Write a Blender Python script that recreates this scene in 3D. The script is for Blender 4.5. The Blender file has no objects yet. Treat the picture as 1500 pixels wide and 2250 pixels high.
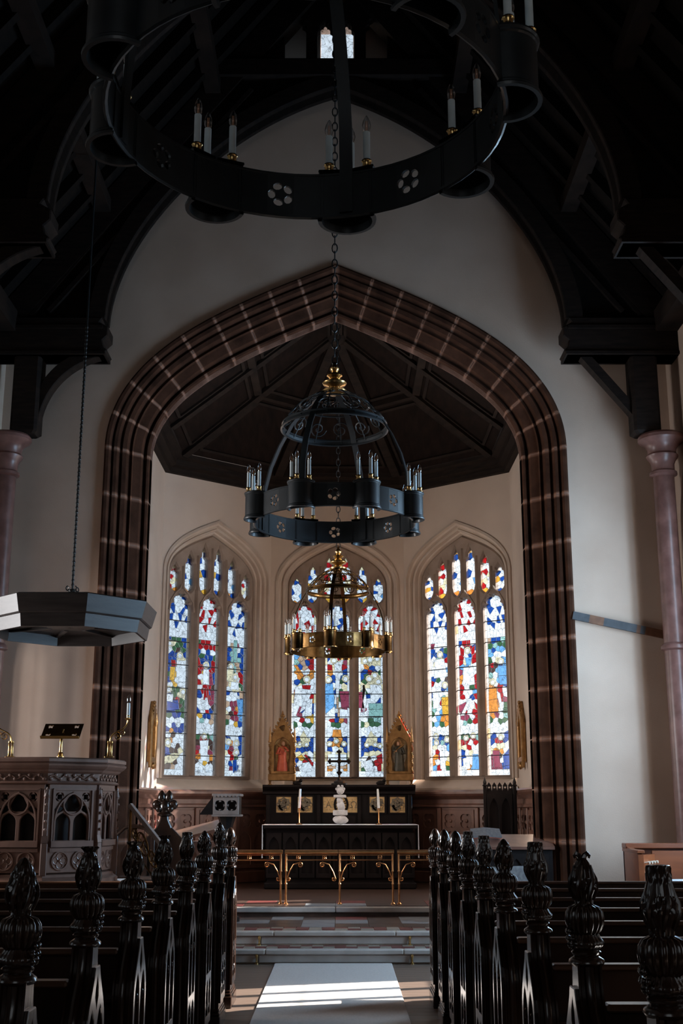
import bpy, bmesh, math, random
from mathutils import Vector, Matrix
random.seed(7)
R = math.radians
PI = math.pi
scene = bpy.context.scene
col = scene.collection

# ---------------------------------------------------------------- camera
EYE = Vector((0.067, 0.0, 1.45))
PITCH = R(14.0)
FPX = 2600.0
cam_d = bpy.data.cameras.new('camera')
cam_d.sensor_fit = 'VERTICAL'
cam_d.sensor_height = 36.0
cam_d.lens = FPX / 2250.0 * 36.0
cam_d.clip_start = 0.05
cam_d.clip_end = 200
cam = bpy.data.objects.new('camera', cam_d)
cam.location = EYE
cam.rotation_euler = (R(90) + PITCH, 0, 0)
col.objects.link(cam)
scene.camera = cam

# ---------------------------------------------------------------- world, sun, window daylight and added fill, exposure
scene.view_settings.view_transform = 'Standard'
scene.view_settings.look = 'None'
scene.view_settings.exposure = 0.0
scene.view_settings.gamma = 1.0
scene.view_settings.use_curve_mapping = False
w = bpy.data.worlds.new('daylight_sky')
scene.world = w
w.use_nodes = True
bg = w.node_tree.nodes['Background']
bg.inputs['Color'].default_value = (0.80, 0.91, 1.0, 1)
bg.inputs['Strength'].default_value = 1.15

SUN_AZ = Vector((0.96, 0.28, 0)).normalized()
SUN_EL = R(28)
sd = bpy.data.lights.new('sun', 'SUN')
sd.energy = 22.0
sd.angle = R(0.6)
sd.color = (1.0, 0.95, 0.88)
sun = bpy.data.objects.new('sun', sd)
to_sun = SUN_AZ * math.cos(SUN_EL) + Vector((0, 0, math.sin(SUN_EL)))
sun.rotation_euler = to_sun.to_track_quat('Z', 'Y').to_euler()
sun.location = (20, 12, 15)
col.objects.link(sun)

def window_light(name, loc, direction, sx, sy, power, color):
    ld = bpy.data.lights.new(name, 'AREA')
    ld.shape = 'RECTANGLE'
    ld.size = sx
    ld.size_y = sy
    ld.energy = power
    ld.color = color
    o = bpy.data.objects.new(name, ld)
    o.location = loc
    o.rotation_euler = (-Vector(direction)).to_track_quat('Z', 'Y').to_euler()
    col.objects.link(o)
    return o
COOL = (0.45, 0.72, 1.0)
WARM = (1.0, 0.86, 0.72)
# daylight standing in the aisle windows (built further down as openings)
AISLE_Y = (2.0, 6.1)
BAY_Y, BAY_Z0, BAY_Z1 = 11.12, 1.15, 4.8      # the window in the last bay of each nave wall
window_light('daylight_right_bay', (4.06, BAY_Y, (BAY_Z0 + BAY_Z1) / 2), (-1, 0, 0), 1.45, 3.65, 370, COOL)
LEFT_Y = 10.6                                   # the aisle window facing the pulpit
window_light('daylight_left_aisle', (-7.25, LEFT_Y, 2.5), (1, 0, 0), 1.9, 2.4, 480, (0.96, 0.95, 0.96))
for yy, pw in zip(AISLE_Y, (2, 5)):
    for sg in (-1, 1):
        window_light('daylight_aisle', (sg * 7.25, yy, 2.7), (-sg, 0.0, 0), 2.0, 2.6, pw, (0.8, 0.9, 1.0))
window_light('warm_fill_west', (0, -5.2, 5.0), (0, 1, 0), 3.4, 5.0, 9, (1.0, 0.72, 0.48))  # orange fill added behind the camera to warm the upper east wall
for sg, pw in ((-1, 150), (1, 150)):  # fill lights added out of view to brighten the chancel
    window_light('fill_chancel_side', (sg * 3.07, 15.55, 2.9), (-sg, 0, 0), 1.1, 1.9, pw, (1.0, 0.92, 0.85))
scene.cycles.max_bounces = 8
scene.cycles.diffuse_bounces = 4
scene.cycles.transparent_max_bounces = 12
scene.cycles.caustics_reflective = False
scene.cycles.caustics_refractive = False
scene.cycles.sample_clamp_indirect = 4.0

def at(u, v, Y):
    """point of the photograph's ray (u, v) at the distance Y down the nave"""
    xc = (u - 750) / FPX
    yc = (1125 - v) / FPX
    d = Vector((xc, math.cos(PITCH) - yc * math.sin(PITCH), math.sin(PITCH) + yc * math.cos(PITCH)))
    return EYE + d * (Y / d.y)

# ---------------------------------------------------------------- materials
def _nodes(name):
    m = bpy.data.materials.new(name)
    m.use_nodes = True
    nt = m.node_tree
    return m, nt, nt.nodes['Principled BSDF']

def mat(name, c1, c2=None, rough=0.6, metal=0.0, scale=6.0, stretch=(1, 1, 1), bump=0.0, bscale=None, coat=0.0, detail=5.0, spec=None, contrast=(0.35, 0.65)):
    m, nt, b = _nodes(name)
    N, L = nt.nodes, nt.links
    b.inputs['Roughness'].default_value = rough
    b.inputs['Metallic'].default_value = metal
    if coat:
        b.inputs['Coat Weight'].default_value = coat
        b.inputs['Coat Roughness'].default_value = 0.12
    if spec is not None:
        b.inputs['Specular IOR Level'].default_value = spec
    c2 = c2 or c1
    tc = N.new('ShaderNodeTexCoord')
    mp = N.new('ShaderNodeMapping')
    mp.inputs['Scale'].default_value = stretch
    L.new(tc.outputs['Object'], mp.inputs['Vector'])
    nz = N.new('ShaderNodeTexNoise')
    nz.inputs['Scale'].default_value = scale
    nz.inputs['Detail'].default_value = detail
    L.new(mp.outputs['Vector'], nz.inputs['Vector'])
    rp = N.new('ShaderNodeValToRGB')
    rp.color_ramp.elements[0].position = contrast[0]
    rp.color_ramp.elements[1].position = contrast[1]
    rp.color_ramp.elements[0].color = (*c1, 1)
    rp.color_ramp.elements[1].color = (*c2, 1)
    L.new(nz.outputs['Fac'], rp.inputs['Fac'])
    L.new(rp.outputs['Color'], b.inputs['Base Color'])
    if bump:
        nb = N.new('ShaderNodeTexNoise')
        nb.inputs['Scale'].default_value = bscale or scale * 6
        nb.inputs['Detail'].default_value = 4
        L.new(mp.outputs['Vector'], nb.inputs['Vector'])
        bp = N.new('ShaderNodeBump')
        bp.inputs['Strength'].default_value = bump
        bp.inputs['Distance'].default_value = 0.01
        L.new(nb.outputs['Fac'], bp.inputs['Height'])
        L.new(bp.outputs['Normal'], b.inputs['Normal'])
    return m

def stone_mat(name, dark, light, joint):
    """red sandstone block: rain-washed pale bands at its worn joints (UV x runs along the block)"""
    m, nt, b = _nodes(name)
    N, L = nt.nodes, nt.links
    b.inputs['Roughness'].default_value = 0.85
    b.inputs['Specular IOR Level'].default_value = 0.1
    tc = N.new('ShaderNodeTexCoord')
    nz = N.new('ShaderNodeTexNoise'); nz.inputs['Scale'].default_value = 5; nz.inputs['Detail'].default_value = 6
    L.new(tc.outputs['Object'], nz.inputs['Vector'])
    rp = N.new('ShaderNodeValToRGB')
    rp.color_ramp.elements[0].position = 0.3; rp.color_ramp.elements[1].position = 0.7
    rp.color_ramp.elements[0].color = (*dark, 1); rp.color_ramp.elements[1].color = (*light, 1)
    L.new(nz.outputs['Fac'], rp.inputs['Fac'])
    uv = N.new('ShaderNodeUVMap')
    sx = N.new('ShaderNodeSeparateXYZ'); L.new(uv.outputs['UV'], sx.inputs[0])
    nz2 = N.new('ShaderNodeTexNoise'); nz2.inputs['Scale'].default_value = 3.0
    L.new(tc.outputs['Object'], nz2.inputs['Vector'])
    a = N.new('ShaderNodeMath'); a.operation = 'SUBTRACT'; L.new(sx.outputs['X'], a.inputs[0]); a.inputs[1].default_value = 0.5
    a2 = N.new('ShaderNodeMath'); a2.operation = 'ABSOLUTE'; L.new(a.outputs[0], a2.inputs[0])
    mr = N.new('ShaderNodeMapRange'); mr.interpolation_type = 'SMOOTHSTEP'
    mr.inputs['From Min'].default_value = 0.43; mr.inputs['From Max'].default_value = 0.505
    L.new(a2.outputs[0], mr.inputs['Value'])
    ml = N.new('ShaderNodeMath'); ml.operation = 'MULTIPLY'; L.new(mr.outputs[0], ml.inputs[0]); L.new(nz2.outputs['Fac'], ml.inputs[1])
    ml2 = N.new('ShaderNodeMath'); ml2.operation = 'MULTIPLY'; ml2.use_clamp = True; L.new(ml.outputs[0], ml2.inputs[0]); ml2.inputs[1].default_value = 1.7
    mx = N.new('ShaderNodeMix'); mx.data_type = 'RGBA'
    L.new(ml2.outputs[0], mx.inputs['Factor']); L.new(rp.outputs['Color'], mx.inputs[6]); mx.inputs[7].default_value = (*joint, 1)
    L.new(mx.outputs[2], b.inputs['Base Color'])
    nb = N.new('ShaderNodeTexNoise'); nb.inputs['Scale'].default_value = 60; L.new(tc.outputs['Object'], nb.inputs['Vector'])
    bp = N.new('ShaderNodeBump'); bp.inputs['Strength'].default_value = 0.25; bp.inputs['Distance'].default_value = 0.01
    L.new(nb.outputs['Fac'], bp.inputs['Height']); L.new(bp.outputs['Normal'], b.inputs['Normal'])
    return m

def glass_mat(name, c):
    """leaded coloured glass: lets the sky through, glows a little when the sun strikes it"""
    m = bpy.data.materials.new(name)
    m.use_nodes = True
    nt = m.node_tree; N, L = nt.nodes, nt.links
    N.clear()
    out = N.new('ShaderNodeOutputMaterial')
    oi = N.new('ShaderNodeObjectInfo')
    tc = N.new('ShaderNodeTexCoord')
    nz = N.new('ShaderNodeTexNoise'); nz.inputs['Scale'].default_value = 22; nz.inputs['Detail'].default_value = 5
    L.new(tc.outputs['Object'], nz.inputs['Vector'])
    mr = N.new('ShaderNodeMapRange'); mr.inputs['From Min'].default_value = 0.3; mr.inputs['From Max'].default_value = 0.65
    mr.inputs['To Min'].default_value = 0.74; mr.inputs['To Max'].default_value = 1.0
    L.new(nz.outputs['Fac'], mr.inputs['Value'])
    m2 = N.new('ShaderNodeMapRange'); m2.inputs['To Min'].default_value = 0.82; m2.inputs['To Max'].default_value = 1.0
    L.new(oi.outputs['Random'], m2.inputs['Value'])
    mu = N.new('ShaderNodeMath'); mu.operation = 'MULTIPLY'; L.new(mr.outputs[0], mu.inputs[0]); L.new(m2.outputs[0], mu.inputs[1])
    # painted trace lines on the glass
    n3 = N.new('ShaderNodeTexNoise'); n3.inputs['Scale'].default_value = 13; n3.inputs['Detail'].default_value = 1.5
    L.new(tc.outputs['Object'], n3.inputs['Vector'])
    s3 = N.new('ShaderNodeMath'); s3.operation = 'SUBTRACT'; L.new(n3.outputs['Fac'], s3.inputs[0]); s3.inputs[1].default_value = 0.5
    a3 = N.new('ShaderNodeMath'); a3.operation = 'ABSOLUTE'; L.new(s3.outputs[0], a3.inputs[0])
    r3 = N.new('ShaderNodeMapRange'); r3.inputs['From Min'].default_value = 0.006; r3.inputs['From Max'].default_value = 0.03
    r3.inputs['To Min'].default_value = 0.45; r3.inputs['To Max'].default_value = 1.0
    L.new(a3.outputs[0], r3.inputs['Value'])
    mu3 = N.new('ShaderNodeMath'); mu3.operation = 'MULTIPLY'; L.new(mu.outputs[0], mu3.inputs[0]); L.new(r3.outputs[0], mu3.inputs[1])
    mu = mu3
    cm = N.new('ShaderNodeVectorMath'); cm.operation = 'SCALE'; cm.inputs[0].default_value = c; L.new(mu.outputs[0], cm.inputs['Scale'])
    tr = N.new('ShaderNodeBsdfTransparent'); L.new(cm.outputs[0], tr.inputs['Color'])
    tl = N.new('ShaderNodeBsdfTranslucent'); L.new(cm.outputs[0], tl.inputs['Color'])
    gl = N.new('ShaderNodeBsdfGlossy'); gl.inputs['Roughness'].default_value = 0.15
    a = N.new('ShaderNodeMixShader'); a.inputs[0].default_value = 0.14
    L.new(tr.outputs[0], a.inputs[1]); L.new(tl.outputs[0], a.inputs[2])
    b = N.new('ShaderNodeMixShader'); b.inputs[0].default_value = 0.03
    L.new(a.outputs[0], b.inputs[1]); L.new(gl.outputs[0], b.inputs[2])
    L.new(b.outputs[0], out.inputs['Surface'])
    return m

M = {}
M['plaster'] = mat('pale_lime_plaster', (0.54, 0.395, 0.305), (0.63, 0.475, 0.375), 0.9, scale=1.3, bump=0.12, bscale=70, detail=8)
M['plaster_chancel'] = mat('cream_chancel_plaster', (0.60, 0.49, 0.41), (0.68, 0.565, 0.475), 0.9, scale=1.1, bump=0.1, bscale=60)
M['dressed'] = mat('buff_dressed_stone', (0.55, 0.45, 0.37), (0.64, 0.54, 0.455), 0.85, scale=3, bump=0.15, bscale=90)
M['tracery'] = mat('grey_tracery_stone', (0.27, 0.205, 0.165), (0.36, 0.28, 0.23), 0.85, scale=4, bump=0.2, bscale=90)
M['sandstone'] = stone_mat('red_sandstone', (0.032, 0.0135, 0.0078), (0.078, 0.034, 0.020), (0.32, 0.165, 0.11))
M['mortar'] = mat('pink_lime_mortar', (0.22, 0.13, 0.10), (0.28, 0.17, 0.13), 0.95, scale=8)
M['pinkstone'] = mat('pink_polished_stone', (0.13, 0.060, 0.050), (0.21, 0.105, 0.09), 0.35, scale=7, bump=0.05)
M['archstone'] = mat('tan_arcade_stone', (0.30, 0.22, 0.17), (0.40, 0.30, 0.24), 0.85, scale=4, bump=0.2)
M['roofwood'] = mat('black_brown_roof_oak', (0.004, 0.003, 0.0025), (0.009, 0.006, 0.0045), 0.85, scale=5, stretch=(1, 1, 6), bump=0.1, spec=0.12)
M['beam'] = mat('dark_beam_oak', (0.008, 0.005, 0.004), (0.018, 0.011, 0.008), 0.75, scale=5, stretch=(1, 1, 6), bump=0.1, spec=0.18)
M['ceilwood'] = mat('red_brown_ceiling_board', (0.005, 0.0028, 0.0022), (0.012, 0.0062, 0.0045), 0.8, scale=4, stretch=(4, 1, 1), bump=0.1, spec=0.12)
M['pew'] = mat('black_varnished_oak', (0.014, 0.0068, 0.0045), (0.034, 0.016, 0.010), 0.22, scale=6, stretch=(1, 1, 0.15), coat=0.3, bump=0.05)
M['pewrail'] = mat('lit_rail_oak', (0.045, 0.020, 0.011), (0.08, 0.038, 0.021), 0.3, scale=6, stretch=(0.2, 1, 1), coat=0.4, bump=0.05)  # pew oak lightened to paint in light caught on the top rails
M['floorwood'] = mat('worn_floor_board', (0.11, 0.072, 0.052), (0.18, 0.122, 0.092), 0.45, scale=7, stretch=(0.3, 3, 1), bump=0.08)
M['darkfloor'] = mat('dark_floor', (0.05, 0.035, 0.028), (0.08, 0.055, 0.042), 0.5, scale=4)
M['runner'] = mat('cream_wool_runner', (0.62, 0.55, 0.51), (0.70, 0.63, 0.59), 0.95, scale=60, bump=0.4, bscale=260)
M['marble'] = mat('white_marble_step', (0.46, 0.41, 0.37), (0.58, 0.52, 0.48), 0.4, scale=5, detail=9)
M['slab'] = mat('grey_stone_slab', (0.15, 0.16, 0.175), (0.21, 0.22, 0.235), 0.45, scale=7)
M['tilered'] = mat('red_encaustic_tile', (0.13, 0.032, 0.03), (0.19, 0.05, 0.042), 0.35, scale=20)
M['tilecream'] = mat('cream_encaustic_tile', (0.28, 0.235, 0.19), (0.34, 0.29, 0.24), 0.35, scale=20)
M['tilebrown'] = mat('brown_floor_tile', (0.042, 0.024, 0.018), (0.072, 0.040, 0.030), 0.35, scale=12)
M['iron'] = mat('blue_black_painted_iron', (0.007, 0.010, 0.012), (0.013, 0.018, 0.022), 0.45, 0.0, scale=9, bump=0.05, coat=0.15)
M['brass'] = mat('polished_brass', (0.62, 0.40, 0.15), (0.78, 0.52, 0.22), 0.22, 1.0, scale=9)
M['oldbrass'] = mat('aged_brass', (0.105, 0.057, 0.02), (0.21, 0.12, 0.046), 0.27, 1.0, scale=12)
M['copper'] = mat('copper_brass_rail', (0.55, 0.27, 0.11), (0.72, 0.38, 0.17), 0.3, 1.0, scale=12)
M['candle'] = mat('pale_candle_tube', (0.62, 0.70, 0.72), (0.70, 0.78, 0.80), 0.45, scale=12)
M['wax'] = mat('white_candle_wax', (0.80, 0.80, 0.78), (0.86, 0.86, 0.84), 0.5, scale=12)
M['filament'] = mat('copper_filament', (0.6, 0.24, 0.10), (0.75, 0.32, 0.14), 0.4, 0.6, scale=12)
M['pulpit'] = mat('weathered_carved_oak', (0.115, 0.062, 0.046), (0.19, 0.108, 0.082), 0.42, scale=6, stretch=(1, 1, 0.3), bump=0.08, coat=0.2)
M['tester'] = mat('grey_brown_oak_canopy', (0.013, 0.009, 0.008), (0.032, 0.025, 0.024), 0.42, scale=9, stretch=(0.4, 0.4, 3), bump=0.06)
M['wainscot'] = mat('red_brown_panelling_oak', (0.13, 0.060, 0.042), (0.21, 0.105, 0.075), 0.32, scale=6, stretch=(1, 1, 0.3), coat=0.4, bump=0.06)
M['altarwood'] = mat('ebonised_altar_wood', (0.005, 0.0035, 0.0035), (0.011, 0.007, 0.0065), 0.5, scale=6, spec=0.2)
M['gilt'] = mat('dull_gilt_wood', (0.26, 0.135, 0.045), (0.42, 0.23, 0.085), 0.42, 0.55, scale=14, bump=0.15, bscale=60)
M['goldpanel'] = mat('gold_ground_panel', (0.60, 0.38, 0.15), (0.78, 0.54, 0.25), 0.45, 0.1, scale=18)
M['greyrelief'] = mat('grey_green_relief', (0.13, 0.11, 0.075), (0.24, 0.20, 0.14), 0.5, scale=25)
M['redrobe'] = mat('red_painted_robe', (0.42, 0.07, 0.035), (0.58, 0.12, 0.06), 0.5, scale=14)
M['darkrobe'] = mat('dark_green_robe', (0.035, 0.035, 0.025), (0.075, 0.07, 0.05), 0.5, scale=14)
M['skin'] = mat('painted_flesh', (0.42, 0.22, 0.13), (0.5, 0.28, 0.18), 0.5, scale=14)
M['white'] = mat('white_carved_stone', (0.62, 0.60, 0.60), (0.76, 0.74, 0.75), 0.6, scale=20, bump=0.3, bscale=40)
M['linen'] = mat('white_linen', (0.66, 0.68, 0.72), (0.74, 0.76, 0.80), 0.8, scale=20)
M['lead'] = mat('dark_lead_came', (0.012, 0.012, 0.015), (0.02, 0.02, 0.024), 0.6, scale=10)
M['organ'] = mat('orange_oak_console', (0.15, 0.036, 0.010), (0.23, 0.062, 0.019), 0.38, scale=5, stretch=(0.3, 1, 2), coat=0.3)
M['knob'] = mat('ivory_stop_knob', (0.55, 0.46, 0.36), (0.62, 0.53, 0.42), 0.4)
M['darkcloth'] = mat('grey_upholstery', (0.10, 0.09, 0.09), (0.15, 0.135, 0.13), 0.9, scale=30, bump=0.2)
M['greypaint'] = mat('grey_painted_board', (0.035, 0.038, 0.045), (0.06, 0.064, 0.072), 0.6, scale=14)
M['orangewood'] = mat('bare_orange_board', (0.13, 0.05, 0.022), (0.19, 0.08, 0.036), 0.6, scale=14)
M['silver'] = mat('pale_oak_lectern', (0.21, 0.17, 0.155), (0.30, 0.25, 0.23), 0.35, scale=12, coat=0.3)
def clear_mat():
    m = bpy.data.materials.new('clear_bulb_glass')
    m.use_nodes = True
    nt = m.node_tree; N, L = nt.nodes, nt.links
    N.clear()
    out = N.new('ShaderNodeOutputMaterial')
    tr = N.new('ShaderNodeBsdfTransparent'); tr.inputs['Color'].default_value = (0.86, 0.88, 0.9, 1)
    gl = N.new('ShaderNodeBsdfGlossy'); gl.inputs['Roughness'].default_value = 0.05
    lw = N.new('ShaderNodeLayerWeight'); lw.inputs['Blend'].default_value = 0.35
    mx = N.new('ShaderNodeMixShader')
    L.new(lw.outputs['Facing'], mx.inputs[0]); L.new(tr.outputs[0], mx.inputs[1]); L.new(gl.outputs[0], mx.inputs[2])
    L.new(mx.outputs[0], out.inputs['Surface'])
    return m
M['bulb'] = clear_mat()
GL = {k: glass_mat('stained_glass_' + n, c) for k, n, c in (
    ('W', 'white', (0.88, 0.94, 1.0)), ('B', 'deep_blue', (0.012, 0.070, 0.36)), ('b', 'sky_blue', (0.16, 0.42, 0.80)),
    ('R', 'ruby', (0.42, 0.012, 0.018)), ('G', 'green', (0.045, 0.13, 0.06)), ('g', 'pale_teal', (0.30, 0.55, 0.52)),
    ('Y', 'gold', (0.78, 0.44, 0.06)), ('O', 'orange', (0.72, 0.27, 0.05)), ('M', 'murrey', (0.30, 0.055, 0.10)),
    ('D', 'umber', (0.075, 0.045, 0.04)), ('C', 'cream', (0.86, 0.78, 0.52)), ('T', 'tan', (0.58, 0.40, 0.28)))}

# ---------------------------------------------------------------- helpers
def tag(o, label=None, cat=None, group=None, kind=None):
    if label: o['label'] = label
    if cat: o['category'] = cat
    if group: o['group'] = group
    if kind: o['kind'] = kind
    return o

def thing(name, loc, label, cat, rz=0.0, group=None):
    o = bpy.data.objects.new(name, None)
    o.empty_display_size = 0.1
    o.location = loc
    o.rotation_euler = (0, 0, rz)
    col.objects.link(o)
    return tag(o, label, cat, group)

def copy_tree(o, parent=None):
    c = o.copy()
    col.objects.link(c)
    if parent is not None:
        c.parent = parent
    for ch in o.children:
        copy_tree(ch, c)
    return c

def link_copy(o, parent, M4):
    c = o.copy()
    col.objects.link(c)
    c.parent = parent
    c.matrix_local = M4
    return c

_plate_cache = {}
def plate_geo(loops, depth, bevel=0.0, res=0):
    cu = bpy.data.curves.new('tmp', 'CURVE')
    cu.dimensions = '2D'
    cu.fill_mode = 'BOTH'
    cu.extrude = max(depth / 2 - bevel, 0.0)
    cu.bevel_depth = bevel
    cu.bevel_resolution = res
    cu.offset = -bevel
    for lp in loops:
        sp = cu.splines.new('POLY')
        sp.points.add(len(lp) - 1)
        for i, p in enumerate(lp):
            sp.points[i].co = (p[0], p[1], 0, 1)
        sp.use_cyclic_u = True
    ob = bpy.data.objects.new('tmp', cu)
    me = bpy.data.meshes.new_from_object(ob)
    vs = [tuple(v.co) for v in me.vertices]
    fs = [tuple(p.vertices) for p in me.polygons]
    bpy.data.objects.remove(ob)
    bpy.data.curves.remove(cu)
    bpy.data.meshes.remove(me)
    return vs, fs

XZ = Matrix(((1, 0, 0, 0), (0, 0, 1, 0), (0, 1, 0, 0), (0, 0, 0, 1)))      # plate drawn as (x, z), depth along y
YZ = Matrix(((0, 0, 1, 0), (1, 0, 0, 0), (0, 1, 0, 0), (0, 0, 0, 1)))      # plate drawn as (y, z), depth along x
def T(x, y, z): return Matrix.Translation((x, y, z))
def RZ(a): return Matrix.Rotation(a, 4, 'Z')
def RX(a): return Matrix.Rotation(a, 4, 'X')
def RY(a): return Matrix.Rotation(a, 4, 'Y')

class MB:
    def __init__(s):
        s.v, s.f, s.uv = [], [], {}
    def add(s, vs, fs, m=None):
        n = len(s.v)
        if m is not None:
            vs = [tuple(m @ Vector(p)) for p in vs]
        s.v.extend(tuple(p) for p in vs)
        s.f.extend(tuple(i + n for i in f) for f in fs)
        return s
    def box(s, x0, x1, y0, y1, z0, z1, m=None):
        return s.add([(x0, y0, z0), (x1, y0, z0), (x1, y1, z0), (x0, y1, z0), (x0, y0, z1), (x1, y0, z1), (x1, y1, z1), (x0, y1, z1)],
                     [(0, 3, 2, 1), (4, 5, 6, 7), (0, 1, 5, 4), (1, 2, 6, 5), (2, 3, 7, 6), (3, 0, 4, 7)], m)
    def bbox(s, x0, x1, y0, y1, z0, z1, b=0.008, m=None):
        """box with chamfered vertical and horizontal edges (octagonal section stack)"""
        def ring(e, z):
            X0, X1, Y0, Y1 = x0 + e, x1 - e, y0 + e, y1 - e
            return [(X0 + b, Y0, z), (X1 - b, Y0, z), (X1, Y0 + b, z), (X1, Y1 - b, z), (X1 - b, Y1, z), (X0 + b, Y1, z), (X0, Y1 - b, z), (X0, Y0 + b, z)]
        return s.stack([ring(b, z0), ring(0, z0 + b), ring(0, z1 - b), ring(b, z1)], m)
    def stack(s, rings, m=None, cap=True):
        n = len(rings[0])
        vs = [p for r in rings for p in r]
        fs = []
        for k in range(len(rings) - 1):
            for i in range(n):
                j = (i + 1) % n
                fs.append((k * n + i, k * n + j, (k + 1) * n + j, (k + 1) * n + i))
        if cap:
            fs.append(tuple(reversed(range(n))))
            fs.append(tuple(range((len(rings) - 1) * n, len(rings) * n)))
        return s.add(vs, fs, m)
    def poly(s, sides, prof, rot=0.0, m=None, cap=True):
        """polygonal stack: prof = [(circumradius, z)]"""
        return s.stack([[(r * math.sin(rot + 2 * PI * i / sides), -r * math.cos(rot + 2 * PI * i / sides), z) for i in range(sides)] for r, z in prof], m, cap)
    def lathe(s, prof, n=24, m=None, mod=None, cap=True):
        rings = []
        for r, z in prof:
            ring = []
            for i in range(n):
                a = 2 * PI * i / n
                rr = r * (mod(a, z) if mod else 1.0)
                ring.append((rr * math.cos(a), rr * math.sin(a), z))
            rings.append(ring)
        return s.stack(rings, m, cap)
    def tube(s, pts, r, n=8, m=None, closed=False):
        pts = [Vector(p) for p in pts]
        L = len(pts)
        rr = r if isinstance(r, (list, tuple)) else [r] * L
        tang = []
        for i in range(L):
            a = pts[i - 1] if (i > 0 or closed) else pts[i]
            b = pts[(i + 1) % L] if (i < L - 1 or closed) else pts[i]
            t = (b - a)
            tang.append(t.normalized() if t.length > 1e-9 else Vector((0, 0, 1)))
        up = Vector((0, 0, 1)) if abs(tang[0].z) < 0.9 else Vector((1, 0, 0))
        nrm = (up - tang[0] * up.dot(tang[0])).normalized()
        rings = []
        for i in range(L):
            nrm = nrm - tang[i] * nrm.dot(tang[i])
            nrm.normalize()
            bn = tang[i].cross(nrm)
            rings.append([tuple(pts[i] + (nrm * math.cos(2 * PI * k / n) + bn * math.sin(2 * PI * k / n)) * rr[i]) for k in range(n)])
        if closed:
            rings.append(rings[0])
        return s.stack(rings, m, not closed)
    def bar(s, p, q, wd, ht, up=(0, 0, 1), m=None):
        """rectangular bar from p to q; wd across, ht along up"""
        p, q = Vector(p), Vector(q)
        t = (q - p).normalized()
        u = Vector(up)
        u = (u - t * u.dot(t)).normalized()
        sd_ = t.cross(u)
        c = lambda a, x, y: tuple(a + sd_ * x + u * y)
        r1 = [c(p, -wd / 2, -ht / 2), c(p, wd / 2, -ht / 2), c(p, wd / 2, ht / 2), c(p, -wd / 2, ht / 2)]
        r2 = [c(q, -wd / 2, -ht / 2), c(q, wd / 2, -ht / 2), c(q, wd / 2, ht / 2), c(q, -wd / 2, ht / 2)]
        return s.stack([r1, r2], m)
    def plate(s, loops, depth, bevel=0.0, m=None, res=0):
        vs, fs = plate_geo(loops, depth, bevel, res)
        return s.add(vs, fs, m)
    def ball(s, c, r, n=8, k=6, sc=(1, 1, 1), m=None):
        prof = []
        rings = []
        for j in range(k + 1):
            th = PI * j / k
            rad, z = max(math.sin(th), 0.02), -math.cos(th)
            rings.append([(c[0] + sc[0] * r * rad * math.cos(2 * PI * i / n), c[1] + sc[1] * r * rad * math.sin(2 * PI * i / n), c[2] + sc[2] * r * z) for i in range(n)])
        return s.stack(rings, m)
    def loft(s, sections, closed_profile=False, m=None, caps=False):
        """sections: equal-length lists of points"""
        n = len(sections[0])
        vs = [p for sec in sections for p in sec]
        fs = []
        for k in range(len(sections) - 1):
            for i in range(n if closed_profile else n - 1):
                j = (i + 1) % n
                fs.append((k * n + i, k * n + j, (k + 1) * n + j, (k + 1) * n + i))
        if caps:
            fs.append(tuple(reversed(range(n))))
            fs.append(tuple(range((len(sections) - 1) * n, len(sections) * n)))
        return s.add(vs, fs, m)
    def build(s, name, mt, parent=None, smooth=None, fix=True, loc=None):
        me = bpy.data.meshes.new(name)
        me.from_pydata(s.v, [], s.f)
        me.update()
        if fix:
            bm = bmesh.new()
            bm.from_mesh(me)
            bmesh.ops.recalc_face_normals(bm, faces=bm.faces)
            bm.to_mesh(me)
            bm.free()
        if smooth is not None:
            me.polygons.foreach_set('use_smooth', [True] * len(me.polygons))
            me.set_sharp_from_angle(angle=R(smooth))
        me.materials.append(M[mt] if isinstance(mt, str) else mt)
        o = bpy.data.objects.new(name, me)
        if parent is not None:
            o.parent = parent
        if loc is not None:
            o.location = loc
        col.objects.link(o)
        return o

def bez(p0, p1, p2, p3, n):
    out = []
    for i in range(n + 1):
        t = i / n
        a, b, c, d = (1 - t) ** 3, 3 * t * (1 - t) ** 2, 3 * t * t * (1 - t), t ** 3
        out.append(tuple(a * p0[k] + b * p1[k] + c * p2[k] + d * p3[k] for k in range(len(p0))))
    return out

def half_arch(wd, z0, rise, n=14, k1=0.45, k2=0.55, k3=0.72):
    """right half of a four-centred arch from springing (wd, z0) to the apex (0, z0 + rise)"""
    return bez((wd, z0), (wd, z0 + k1 * rise), (k2 * wd, z0 + k3 * rise), (0, z0 + rise), n)

def arch_path(wd, zb, z0, rise, n=14, jn=2, **k):
    """left foot -> apex -> right foot"""
    h = half_arch(wd, z0, rise, n, **k)
    jam = [(wd, zb + (z0 - zb) * i / jn) for i in range(jn)]
    right = jam + h
    left = [(-x, z) for x, z in right[:-1]]
    return left + list(reversed(right))

def arc(cx, cy, r, a0, a1, n):
    return [(cx + r * math.cos(R(a0 + (a1 - a0) * i / n)), cy + r * math.sin(R(a0 + (a1 - a0) * i / n))) for i in range(n + 1)]

def circle(cx, cy, r, n=16, ph=0.0):
    return [(cx + r * math.cos(ph + 2 * PI * i / n), cy + r * math.sin(ph + 2 * PI * i / n)) for i in range(n)]

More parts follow.
